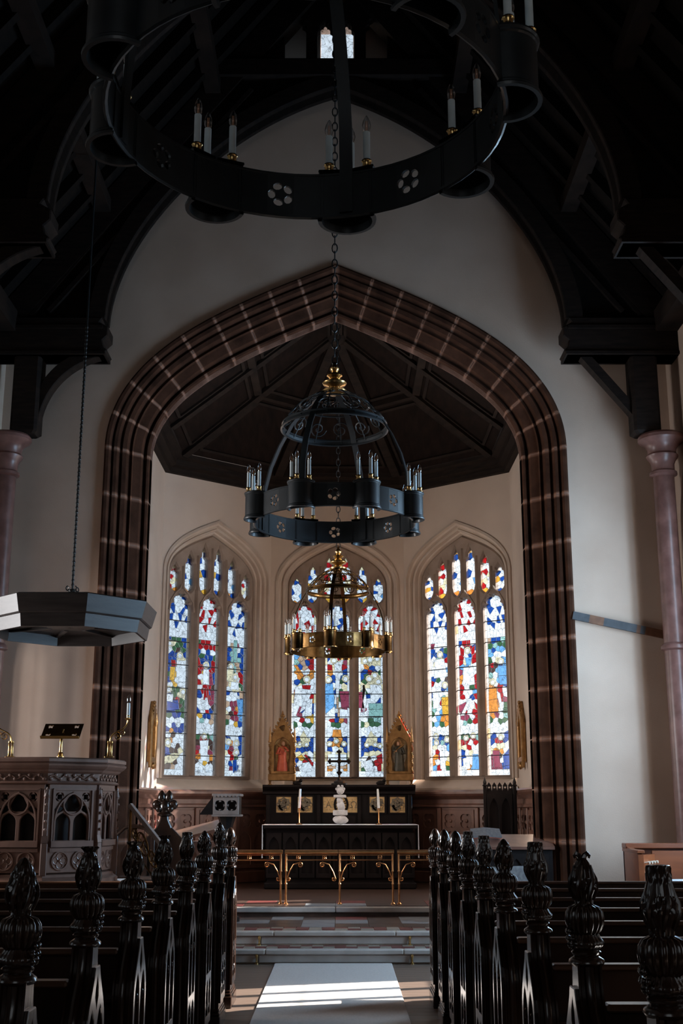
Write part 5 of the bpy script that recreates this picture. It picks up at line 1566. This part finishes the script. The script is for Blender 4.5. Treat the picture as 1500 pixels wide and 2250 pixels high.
# ---- tall carved chair on the right
c = at(1094, 1720, 16.6)
t = thing('carved_chair', (c.x, 16.45, ST3), 'tall black carved chair with pierced cresting under the third window', 'chair', rz=R(-12))
hh = at(1094, 1738, 16.6).z - ST3
MB().box(-.19, .19, -.02, .03, .42, hh).build('back_board', 'altarwood', t)
MB().plate([[(-.17, .62), (.17, .62), (.17, hh - .04), (-.17, hh - .04)], lancet(-.08, .12, .68, hh - .10), lancet(.08, .12, .68, hh - .10)], .03, .004, m=T(0, -.03, 0) @ XZ).build('tracery_panel', 'altarwood', t)
for e in (-1, 1):
    MB().bbox(e * .20 - .022, e * .20 + .022, -.04, .04, 0, hh + .06, .006).build('back_post', 'altarwood', t)
    MB().lathe([(.03, 0), (.036, .01), (.02, .03), (.024, .05), (.004, .12)], 8, T(e * .20, 0, hh + .06)).build('pinnacle', 'altarwood', t, 40)
    MB().bbox(e * .20 - .025, e * .20 + .025, -.50, -.45, 0, .68, .006).build('leg', 'altarwood', t)
    MB().bbox(e * .20 - .03, e * .20 + .03, -.53, .0, .66, .70, .01).build('armrest', 'altarwood', t)
for k in range(5):
    x = -.144 + .072 * k
    MB().plate([[(x - .034, hh), (x + .034, hh), (x + .026, hh + .05), (x + .030, hh + .07), (x, hh + .115), (x - .030, hh + .07), (x - .026, hh + .05)], circle(x, hh + .045, .014, 8)], .03, .003, m=XZ).build('cresting', 'altarwood', t)
MB().bbox(-.21, .21, -.52, .02, .40, .45, .01).build('seat', 'altarwood', t)
MB().bbox(-.19, .19, -.50, -.04, .45, .50, .02).build('cushion', 'darkcloth', t)

# ---- pale book desk, dark reading desk and poppyhead stall end on the lectern side
LY = 13.2
x0, x1, xl = at(468, 1770, LY).x, at(525, 1770, LY).x, at(438, 1788, LY).x
zt, zb_ = at(497, 1750, LY).z, at(497, 1790, LY).z
t = thing('lectern', ((x0 + x1) / 2, LY, 0.26), 'pale oak lectern head with pierced quatrefoils and a sloping top', 'lectern')
cx = (x0 + x1) / 2
zt -= .26; zb_ -= .26
x0 -= cx; x1 -= cx; xl -= cx
w3 = .30
pier = [foil(x0 + (x1 - x0) * .27, (zt + zb_) / 2, .062, 4), foil(x0 + (x1 - x0) * .73, (zt + zb_) / 2, .062, 4)]
MB().plate([[(x0, zb_), (x1, zb_), (x1, zt), (x0, zt)]] + pier, .025, .004, m=T(0, -.01, 0) @ XZ).build('pierced_front', 'silver', t)
MB().add([(xl, -.02, zb_), (x0, -.02, zb_), (x0, -.02, zt), (xl, w3, zb_), (x0, w3, zb_), (x0, w3, zt)], [(0, 1, 2), (3, 5, 4), (0, 2, 5, 3), (0, 3, 4, 1), (1, 4, 5, 2)]).build('sloping_desk', 'altarwood', t)
MB().box(x0, x1, .02, w3, zb_, zt - .005).build('desk_body', 'altarwood', t)
cn = MB().bbox(x0 - .012, x1 + .02, -.04, w3 + .01, zt, zt + .028, .006)
for k in range(7):
    cn.ball((x0 + (x1 - x0) * (k + .5) / 7, -.035, zt + .004), .016, 6, 4, (1, .7, .8))
cn.build('carved_cornice', 'silver', t)
MB().bbox(x0 - .012, x1 + .02, -.035, w3, zb_ - .022, zb_, .005).build('lower_ledge', 'silver', t)
MB().lathe([(.16, 0), (.16, .05), (.09, .09), (.06, .14), (.055, zb_ - .28), (.075, zb_ - .2), (.06, zb_ - .15), (.10, zb_ - .02)], 8, T((x0 + x1) / 2, .12, 0)).build('pedestal', 'altarwood', t, 30)
c = at(428, 1830, 13.6)
t = thing('reading_desk', (c.x, 13.6, .26), 'dark reading desk with a sloping book board beside the lectern', 'desk')
MB().box(-.24, .28, -.02, .26, 0, .82).build('body', 'wainscot', t)
MB().add([(-.26, -.08, .80), (.30, -.08, .94), (.30, .28, 1.04), (-.26, .28, .90), (-.26, -.08, .83), (.30, -.08, .97), (.30, .28, 1.07), (-.26, .28, .93)], [(0, 3, 2, 1), (4, 5, 6, 7), (0, 1, 5, 4), (1, 2, 6, 5), (2, 3, 7, 6), (3, 0, 4, 7)]).build('book_board', 'wainscot', t)
for k in range(3):
    MB().plate([[(-.28 + .19 * k, .1), (-.11 + .19 * k, .1), (-.11 + .19 * k, .8), (-.28 + .19 * k, .8)], lancet(-.195 + .19 * k, .11, .16, .74)], .02, .004, m=T(0, -.03, 0) @ XZ).build('arch_panel', 'wainscot', t)
def stall_end(px, ptop, pneck, Y, base, label):
    c = at(px, ptop, Y)
    zn = at(px, pneck, Y).z - base
    top = c.z - base
    t = thing('stall_end', (c.x, Y, base), label, 'choir stall')
    body = [(-.30, 0), (.30, 0), (.30, zn - .42), (.27, zn - .32), (.18, zn - .22), (.08, zn - .12), (.045, zn - .04), (.04, zn), (-.04, zn), (-.045, zn - .04), (-.08, zn - .12), (-.18, zn - .22), (-.27, zn - .32), (-.30, zn - .42)]
    MB().plate([body], .08, .012, m=XZ).build('end_panel', 'pew', t)
    MB().lathe([(.05, 0), (.075, .01), (.08, .025), (.055, .045), (.05, .06)], 16, T(0, 0, zn - .01)).build('collar', 'pew', t, 40)
    hd = MB()
    lf = lambda a, z: 1 + .10 * abs(math.sin(4 * a + 20 * z))
    H_ = top - zn
    for e in (-1, 1):
        hd.lathe([(.02, 0), (.038, .03), (.044, .06), (.036, .095), (.018, .125), (.004, .14)], 16, T(e * .038, 0, zn + H_ - .145), mod=lf)
        hd.ball((e * .085, 0, zn + H_ * .42), .052, 12, 8, (1, .8, 1))
        hd.ball((e * .06, -.03, zn + H_ * .25), .035, 10, 6)
    hd.lathe([(.045, .02), (.06, H_ * .25), (.05, H_ * .5), (.03, H_ * .6)], 16, T(0, 0, zn), mod=lf)
    hd.build('poppyhead', 'pew', t, 50)
    return t
stall_end(364, 1735, 1792, 12.75, .26, 'black choir stall end with a poppyhead carving behind the pews')
t = thing('clergy_chair', (at(310, 1900, 12.5).x - .1, 12.45, .26), 'small clergy chair with a pale padded seat behind the pulpit stair', 'chair')
MB().bbox(-.22, .22, -.22, .22, .42, .48, .02).build('seat', 'linen', t)
for ex in (-1, 1):
    for ey in (-1, 1):
        MB().bbox(ex * .19 - .02, ex * .19 + .02, ey * .19 - .02, ey * .19 + .02, 0, .42, .005).build('leg', 'pew', t)
    MB().bbox(ex * .19 - .02, ex * .19 + .02, .17, .21, .42, .92, .005).build('back_post', 'pew', t)
MB().tube([(-.19, .19, .90), (-.1, .19, .98), (0, .19, 1.0), (.1, .19, .98), (.19, .19, .90)], .022, 8).build('back_rail', 'pew', t, 40)
MB().plate([arch_path(.14, .5, .72, .14, n=6, jn=1)], .02, .004, m=T(0, .19, 0) @ XZ).build('back_splat', 'pew', t)

# ---- stalls on the organ side
t = thing('choir_desk', (at(1085, 1870, 13.2).x, 13.2, .26), 'dark choir desk with a sloping top and an open book behind the pews', 'desk')
hz = at(1085, 1862, 13.2).z - .26
MB().box(-.62, .62, -.04, .02, 0, hz).build('front_board', 'altarwood', t)
MB().add([(-.64, -.08, hz - .02), (.64, -.08, hz - .02), (.64, .30, hz + .10), (-.64, .30, hz + .10), (-.64, -.08, hz + .01), (.64, -.08, hz + .01), (.64, .30, hz + .13), (-.64, .30, hz + .13)], [(0, 3, 2, 1), (4, 5, 6, 7), (0, 1, 5, 4), (1, 2, 6, 5), (2, 3, 7, 6), (3, 0, 4, 7)]).build('sloping_top', 'wainscot', t)
for k in range(5):
    MB().plate([[(-.60 + .24 * k, .08), (-.38 + .24 * k, .08), (-.38 + .24 * k, hz - .06), (-.60 + .24 * k, hz - .06)], lancet(-.49 + .24 * k, .15, .14, hz - .12)], .02, .004, m=T(0, -.05, 0) @ XZ).build('arch_panel', 'altarwood', t)
t = thing('open_book', (at(1068, 1833, 13.35).x, 13.38, .26 + hz + .095), 'open book lying on the dark choir desk', 'book')
MB().add([(-.16, -.1, 0), (0, -.1, .012), (.16, -.1, 0), (-.16, .1, .075), (0, .1, .087), (.16, .1, .075), (-.16, -.1, .02), (0, -.1, .035), (.16, -.1, .02), (-.16, .1, .095), (0, .1, .11), (.16, .1, .095)], [(0, 1, 7, 6), (1, 2, 8, 7), (6, 7, 10, 9), (7, 8, 11, 10), (0, 3, 4, 1), (1, 4, 5, 2), (0, 6, 9, 3), (2, 5, 11, 8), (3, 9, 10, 4), (4, 10, 11, 5)]).build('pages', 'darkcloth', t)
MB().add([(-.165, -.105, -.006), (0, -.105, .004), (.165, -.105, -.006), (-.165, .105, .069), (0, .105, .079), (.165, .105, .069)], [(0, 1, 4, 3), (1, 2, 5, 4)]).build('cover', 'redrobe', t)
t = thing('upholstered_chair', (at(1140, 1930, 12.2).x, 12.2, .13), 'grey upholstered chair back showing between the organ-side pews', 'chair', rz=R(20))
zz = at(1140, 1905, 12.2).z - .13
MB().bbox(-.20, .20, .16, .22, .50, zz, .02).build('backrest', 'darkcloth', t)
MB().bbox(-.22, .22, -.22, .22, .42, .50, .025).build('seat', 'darkcloth', t)
for ex in (-1, 1):
    for ey in (-1, 1):
        MB().bbox(ex * .19 - .018, ex * .19 + .018, ey * .19 - .018, ey * .19 + .018, 0, .42, .004).build('leg', 'pew', t)
# ---- pulpit
PX, PY = -2.66, 11.15
PR = R(16)
t = thing('pulpit', (PX, PY, 0), 'carved oak pulpit with pierced tracery panels and a moulded rim', 'pulpit', rz=0)
rho = .63
apo = rho * math.cos(PI / 8)
MB().poly(8, [(.46, 0), (.46, .10), (.40, .14), (.36, .20), (.36, .42), (.44, .56), (.60, .70), (.64, .74)], PR).build('stem', 'pulpit', t)
MB().poly(8, [(.76, .70), (.76, .765), (.74, .775), (.73, .79), (.70, .80), (.70, .835), (.675, .85), (.655, .865), (.655, .885), (.60, .90)], PR).build('base_moulding', 'pulpit', t)
MB().poly(8, [(.575, .88), (.575, 1.80)], PR, cap=False).build('shaded_interior', 'altarwood', t)  # near-black core stands in for shade behind the pierced panels
MB().poly(8, [(.60, 1.64), (.66, 1.645), (.675, 1.655), (.66, 1.668), (.645, 1.672), (.645, 1.735), (.66, 1.74), (.68, 1.752), (.69, 1.765), (.715, 1.78), (.735, 1.80), (.74, 1.815), (.72, 1.825), (.735, 1.835), (.735, 1.86), (.715, 1.872), (.50, 1.872), (.50, 1.64)], PR, cap=False).build('rim', 'pulpit', t)
side = 2 * rho * math.sin(PI / 8)
def panel_geo():
    hw_ = side / 2 - .012
    outl = [(-hw_, .90), (hw_, .90), (hw_, 1.645), (-hw_, 1.645)]
    holes = [lancet(-.085, .135, 1.17, 1.40), lancet(.085, .135, 1.17, 1.40),
             foil(0, 1.475, .082, 3, ph=PI / 2), foil(-.125, 1.535, .040, 4), foil(.125, 1.535, .040, 4),
             [(-.165, 1.43), (-.125, 1.47), (-.075, 1.44), (-.10, 1.415), (-.155, 1.39)], [(.165, 1.43), (.125, 1.47), (.075, 1.44), (.10, 1.415), (.155, 1.39)]]
    mb = MB().plate([outl] + holes, .03, .005, m=XZ)
    # raised mouldings: great pointed arch, frame, roundels
    a_ = arch_path(.165, 1.17, 1.30, .27, n=10, jn=1, k1=.6, k2=.6, k3=.8)
    mb.tube([(x, -.02, z) for x, z in a_], .010, 6)
    mb.tube([(.088 * math.cos(2 * PI * i / 20), -.02, 1.475 + .088 * math.sin(2 * PI * i / 20)) for i in range(20)], .009, 6, closed=True)
    for e in (-1, 1):
        mb.bar((e * .185, -.02, 1.14), (e * .185, -.02, 1.60), .016, .02, (0, 1, 0))
    mb.bar((-.19, -.02, 1.60), (.19, -.02, 1.60), .016, .02, (0, 1, 0))
    mb.bar((-.20, -.03, 1.14), (.20, -.03, 1.14), .05, .045, (0, 1, 0))
    mb.bar((-.20, -.022, 1.09), (.20, -.022, 1.09), .03, .02, (0, 1, 0))
    return mb
def roundel_geo():
    mb = MB()
    for e in (-1, 1):
        c = e * .095
        mb.tube([(c + .075 * math.cos(2 * PI * i / 18), -.018, 1.0 + .075 * math.sin(2 * PI * i / 18)) for i in range(18)], .010, 6, closed=True)
        for k in range(4):
            a = k * PI / 2
            mb.tube([(c + .034 * math.cos(a) + .030 * math.cos(2 * PI * i / 10), -.016, 1.0 + .034 * math.sin(a) + .030 * math.sin(2 * PI * i / 10)) for i in range(10)], .006, 5, closed=True)
        mb.ball((c, -.014, 1.0), .020, 8, 5, (1, .7, 1))
    return mb
def vine_geo():
    mb = MB()
    n = 22
    mb.tube([(-side / 2 * .98 + side * .98 * i / n, -.008, 1.704 + .016 * math.sin(i * 1.1)) for i in range(n + 1)], .006, 5)
    for i in range(11):
        x = -side / 2 + side * (i + .5) / 11
        mb.ball((x, -.008, 1.704 + (.016 if i % 2 else -.016)), .017, 7, 5, (1.1, .55, .9))
    return mb
for k in range(8):
    a = PR + PI / 8 + k * PI / 4
    M4 = Matrix.Translation((apo * math.sin(a), -apo * math.cos(a), 0)) @ RZ(a)
    for key, geo, nm, mt in (('pp', panel_geo, 'tracery_panel', 'pulpit'),):
        o = part(key, geo, nm, mt, t, None)
        o.matrix_local = M4
        o2 = part('pround', roundel_geo, 'roundel_carving', 'pulpit', o, 50)
    o = part('vine', vine_geo, 'vine_frieze', 'pulpit', t, 50)
    o.matrix_local = Matrix.Translation((.598 * math.sin(a), -.598 * math.cos(a), 0)) @ RZ(a)
    a2 = PR + k * PI / 4
    def buttress():
        mb = MB().bbox(-.028, .028, -.05, .03, .88, 1.15, .005).bbox(-.022, .022, -.035, .03, 1.15, 1.60, .005)
        mb.add([(-.028, -.05, 1.15), (.028, -.05, 1.15), (.022, -.035, 1.21), (-.022, -.035, 1.21), (-.028, -.02, 1.15), (.028, -.02, 1.15)], [(0, 1, 2, 3), (0, 3, 4), (1, 5, 2)])
        mb.lathe([(.02, 0), (.026, .02), (.014, .05), (.004, .10)], 6, T(0, -.03, 1.52))
        for i in range(4):
            mb.ball((0, -.043, 1.26 + .07 * i), .014, 6, 4)
        return mb
    o = part('buttress', buttress, 'buttress', 'pulpit', t)
    o.matrix_local = Matrix.Translation((.635 * math.sin(a2), -.635 * math.cos(a2), 0)) @ RZ(a2)
RIMZ = 1.872
# brass book stand on the rim
rf_ = at(135, 1672, PY - .55)
t = thing('book_stand', (rf_.x, PY - .60, RIMZ), 'brass book stand with four pierced roundels on the pulpit rim', 'book stand')
MB().lathe([(.035, 0), (.035, .008), (.022, .016), (.028, .03), (.014, .045), (.012, .10), (.012, .165), (.018, .175), (.012, .19)], 12).build('pole', 'brass', t, 40)
tilt = T(0, .02, .225) @ RX(R(40))
pw_, pd_ = .17, .105
MB().plate([[(-pw_, -pd_), (pw_, -pd_), (pw_, pd_), (-pw_, pd_)]] + [foil(sx * .115, sy * .062, .027, 4, 3) for sx in (-1, 1) for sy in (-1, 1)], .008, .001, m=tilt).build('book_plate', 'oldbrass', t)
MB().tube([(-.08, -.005, .20), (-.04, -.005, .185), (0, -.005, .18), (.04, -.005, .185), (.08, -.005, .20)], .006, 6).tube([(0, 0, .18), (.02, 0, .24)], .006, 6).build('bracket', 'brass', t, 50)
MB().bbox(-pw_, pw_, -pd_ - .004, -pd_ + .004, -.0, .03, .002, m=tilt).build('book_ledge', 'brass', t)
def branch(px, e, label):
    c = at(px, 1672, PY - .50)
    t = thing('candle_bracket', (c.x, PY - .50, RIMZ), label, 'candle bracket', group='brass candle brackets on the pulpit')
    for o_ in (-.013, .013):
        MB().lathe([(.017, 0), (.017, .01), (.010, .02), (.010, .125), (.013, .13), (.010, .145)], 10, T(o_, 0, 0)).build('column', 'brass', t, 40)
    MB().bbox(-.04, .04, -.03, .03, 0, .012, .004).build('foot', 'brass', t)
    pts = bez((0, 0, .14), (e * .0, 0, .26), (e * .14, 0, .20), (e * .15, 0, .33), 14)
    MB().tube(pts, .007, 7).tube(scroll((e * .06, 0, .185), (0, 0, 1), (e, 0, 0), .035, 1.4, 0, 16), .005, 5).tube(scroll((e * .105, 0, .215), (0, 0, 1), (e, 0, 0), .022, 1.2, 0, 12), .004, 5).build('arm', 'brass', t, 50)
    MB().lathe([(.006, .325), (.03, .335), (.034, .342), (.012, .345), (.016, .37), (.012, .37)], 12, T(e * .15, 0, 0)).build('drip_pan', 'brass', t, 40)
    cd = MB().lathe([(.0145, .35), (.0145, .475), (.009, .48)], 12, T(e * .15, 0, 0)).build('candle', 'candle', t, 40)
    MB().lathe([(.010, .475), (.017, .492), (.019, .51), (.015, .53), (.007, .548), (.002, .556)], 12, T(e * .15, 0, 0)).build('bulb', 'bulb', cd, 60)
branch(22, -1, 'scrolled brass candle bracket on the pulpit, leftmost')
branch(240, 1, 'scrolled brass candle bracket on the pulpit beside the arch jamb')

# ---- sounding board on its rod
tc_ = at(150, 1372, 11.2)
TX = tc_.x + .02
t = thing('sounding_board', (TX, 11.2, 3.02), 'dark eight-sided oak sounding board hanging on an iron rod over the pulpit', 'sounding board')
k8 = 1 / math.cos(PI / 8)
ap = .74
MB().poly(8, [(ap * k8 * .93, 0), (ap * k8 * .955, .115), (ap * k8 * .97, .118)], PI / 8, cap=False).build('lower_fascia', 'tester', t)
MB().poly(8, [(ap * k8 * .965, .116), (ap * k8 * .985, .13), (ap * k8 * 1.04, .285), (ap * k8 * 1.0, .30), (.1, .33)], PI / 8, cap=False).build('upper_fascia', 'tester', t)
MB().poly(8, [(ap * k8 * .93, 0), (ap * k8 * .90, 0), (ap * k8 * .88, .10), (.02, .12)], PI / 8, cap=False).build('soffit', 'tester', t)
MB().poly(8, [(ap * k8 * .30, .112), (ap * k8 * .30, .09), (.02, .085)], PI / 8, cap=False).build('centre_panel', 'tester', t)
for k in range(8):
    a = PI / 8 + k * PI / 4
    MB().bar((.22 * math.sin(a), -.22 * math.cos(a), .10), (.70 * math.sin(a), -.70 * math.cos(a), .095), .04, .03).build('soffit_rib', 'tester', t)
tw = []
ztop = 6.3
MB().tube([(0, 0, .3), (0, 0, 5.2)], .011, 6).build('rod', 'iron', t)
mb = MB()
for k in range(60):
    z = .50 + k * .045
    mb.ball((0, 0, z), .016, 6, 4, (1, 1, 1.1))
mb.build('twisted_rod', 'iron', t)
mb = MB().lathe([(.02, .3), (.02, .42), (.035, .43), (.035, .45), (.02, .46)], 10)
for k in range(4):
    a = k * PI / 2 + PI / 4
    d = Vector((math.sin(a), -math.cos(a), 0))
    mb.tube([d * .15 + Vector((0, 0, .31)), d * .02 + Vector((0, 0, .44))], .006, 5)
    mb.tube(scroll(d * .05 + Vector((0, 0, .455)), (0, 0, 1), d, .028, .8, 0, 10), .006, 5)
mb.build('iron_bracket', 'iron', t)

# ---- pulpit stair rail
t = thing('stair_rail', (-1.88, 11.35, 0), 'gilt iron stair rail with circle tracery descending from the pulpit', 'stair rail')
A, B = Vector((-.02, .0, at(280, 1768, 11.35).z)), Vector((at(352, 1852, 11.25).x + 1.88, -.1, at(352, 1852, 11.25).z))
B2 = A + (B - A) * 1.25
MB().bar(A, B2, .05, .035).build('handrail', 'silver', t)
dn = Vector((0, 0, 1))
MB().tube([A - dn * .36, B2 - dn * .36], .010, 6).build('lower_rail', 'oldbrass', t)
for f_ in (0.02, .98):
    p = A.lerp(B2, f_)
    MB().tube([p, p - dn * (.9 if f_ < .5 else .75)], .014, 8).build('post', 'oldbrass', t)
for f_, r_ in ((.16, .045), (.36, .085), (.62, .06), (.84, .075)):
    p = A.lerp(B2, f_) - dn * (.20 + .02 * (f_ > .5))
    u = (B2 - A).normalized()
    mb = MB().tube([p + u * r_ * math.cos(2 * PI * i / 20) + dn * r_ * math.sin(2 * PI * i / 20) for i in range(20)], .007, 6, closed=True)
    for k in range(4):
        a = k * PI / 2 + .4
        q = p + u * r_ * .5 * math.cos(a) + dn * r_ * .5 * math.sin(a)
        mb.tube([q + u * r_ * .42 * math.cos(2 * PI * i / 10) + dn * r_ * .42 * math.sin(2 * PI * i / 10) for i in range(10)], .0045, 5, closed=True)
    mb.build('circle_tracery', 'oldbrass', t, 50)
t = thing('pulpit_stair', (-1.75, 11.35, 0), 'oak steps climbing to the pulpit behind the pews', 'stair')
for k in range(4):
    MB().bbox(-.05 + .16 * (3 - k) - .1, .12 + .16 * (3 - k), .06, .60, .0, .20 * (k + 1), .008).build('step', 'pulpit', t)

# ---- organ console
OY = 11.75
xL, zT = at(1401, 1868, OY).x, at(1401, 1868, OY).z
t = thing('organ_console', (xL, OY, 0), 'orange oak organ console with stop knobs by the white wall', 'organ')
wd, dp = .84, .62
MB().box(0, wd, dp - .04, dp, 0, zT + .02).build('back_panel', 'organ', t)
MB().add([(0, 0, 0), (.05, 0, 0), (.05, dp, 0), (0, dp, 0), (0, 0, zT - .04), (.05, 0, zT - .04), (.05, dp, zT + .04), (0, dp, zT + .04)], [(0, 3, 2, 1), (4, 5, 6, 7), (0, 1, 5, 4), (1, 2, 6, 5), (2, 3, 7, 6), (3, 0, 4, 7)]).build('side_panel', 'organ', t)
MB().bbox(-.01, .06, -.01, dp, zT - .03, zT, .004, m=T(0, 0, 0) @ Matrix.Shear('XY', 4, (0, 0))).build('side_cap', 'organ', t)
MB().box(.05, wd, .0, .05, 0, zT - .36).build('front_board', 'organ', t)
MB().box(.05, wd, .0, dp, zT - .38, zT - .36).build('key_bed', 'organ', t)
j = MB().add([(.05, .06, zT - .36), (.26, .40, zT - .36), (.26, .40, zT - .05), (.05, .06, zT - .05), (.03, .10, zT - .36), (.22, .44, zT - .36), (.22, .44, zT - .05), (.03, .10, zT - .05)], [(0, 1, 2, 3), (4, 7, 6, 5), (0, 4, 5, 1), (3, 2, 6, 7)]).build('stop_jamb', 'organ', t)
dj = Vector((.21, .34, 0)).normalized()
nj = Vector((dj.y, -dj.x, 0))
for r_ in range(3):
    for k in range(4):
        p = Vector((.05, .06, 0)) + dj * (.07 + .085 * k) + Vector((0, 0, zT - .12 - .09 * r_))
        mb = MB().tube([p, p + nj * .035], .007, 8).tube([p + nj * .035, p + nj * .052], .014, 10)
        mb.build('stop_knob', 'knob', j, 40)
for k in range(2):
    MB().box(.30, wd, .12 + .12 * k, .24 + .12 * k, zT - .36 + .05 * k, zT - .335 + .05 * k).build('keyboard', 'linen', t)
MB().box(.24, wd, .42, .46, zT - .30, zT - .02).build('music_desk', 'organ', t)
MB().bbox(-.01, wd, .46, dp + .01, zT, zT + .05, .006).build('top_board', 'organ', t)

# ---- painted board fixed across the white wall
p0, p1 = at(1258, 1352, 12.96), at(1470, 1397, 12.96)
t = thing('painted_board', tuple(p0), 'narrow grey and orange painted board slanting across the white wall', 'board')
v = p1 - p0
v.y = 0
for a, b, mt in ((0, .17, 'greypaint'), (.17, .32, 'orangewood'), (.32, .66, 'greypaint'), (.66, .70, 'orangewood'), (.70, .75, 'greypaint'), (.75, 1.0, 'orangewood')):
    MB().bar(v * a, v * b, .03, .088).build('board_length', mt, t)

# ---- organ-side wall skirting
for sgn, nm in ((-1, 'left'), (1, 'right')):
    x0, x1 = sorted((sgn * 2.72, sgn * 3.84))
    struct(MB().bbox(x0, x1, 12.96, 12.998, 0, .25, .006).build('baseboard_' + nm, 'beam'))
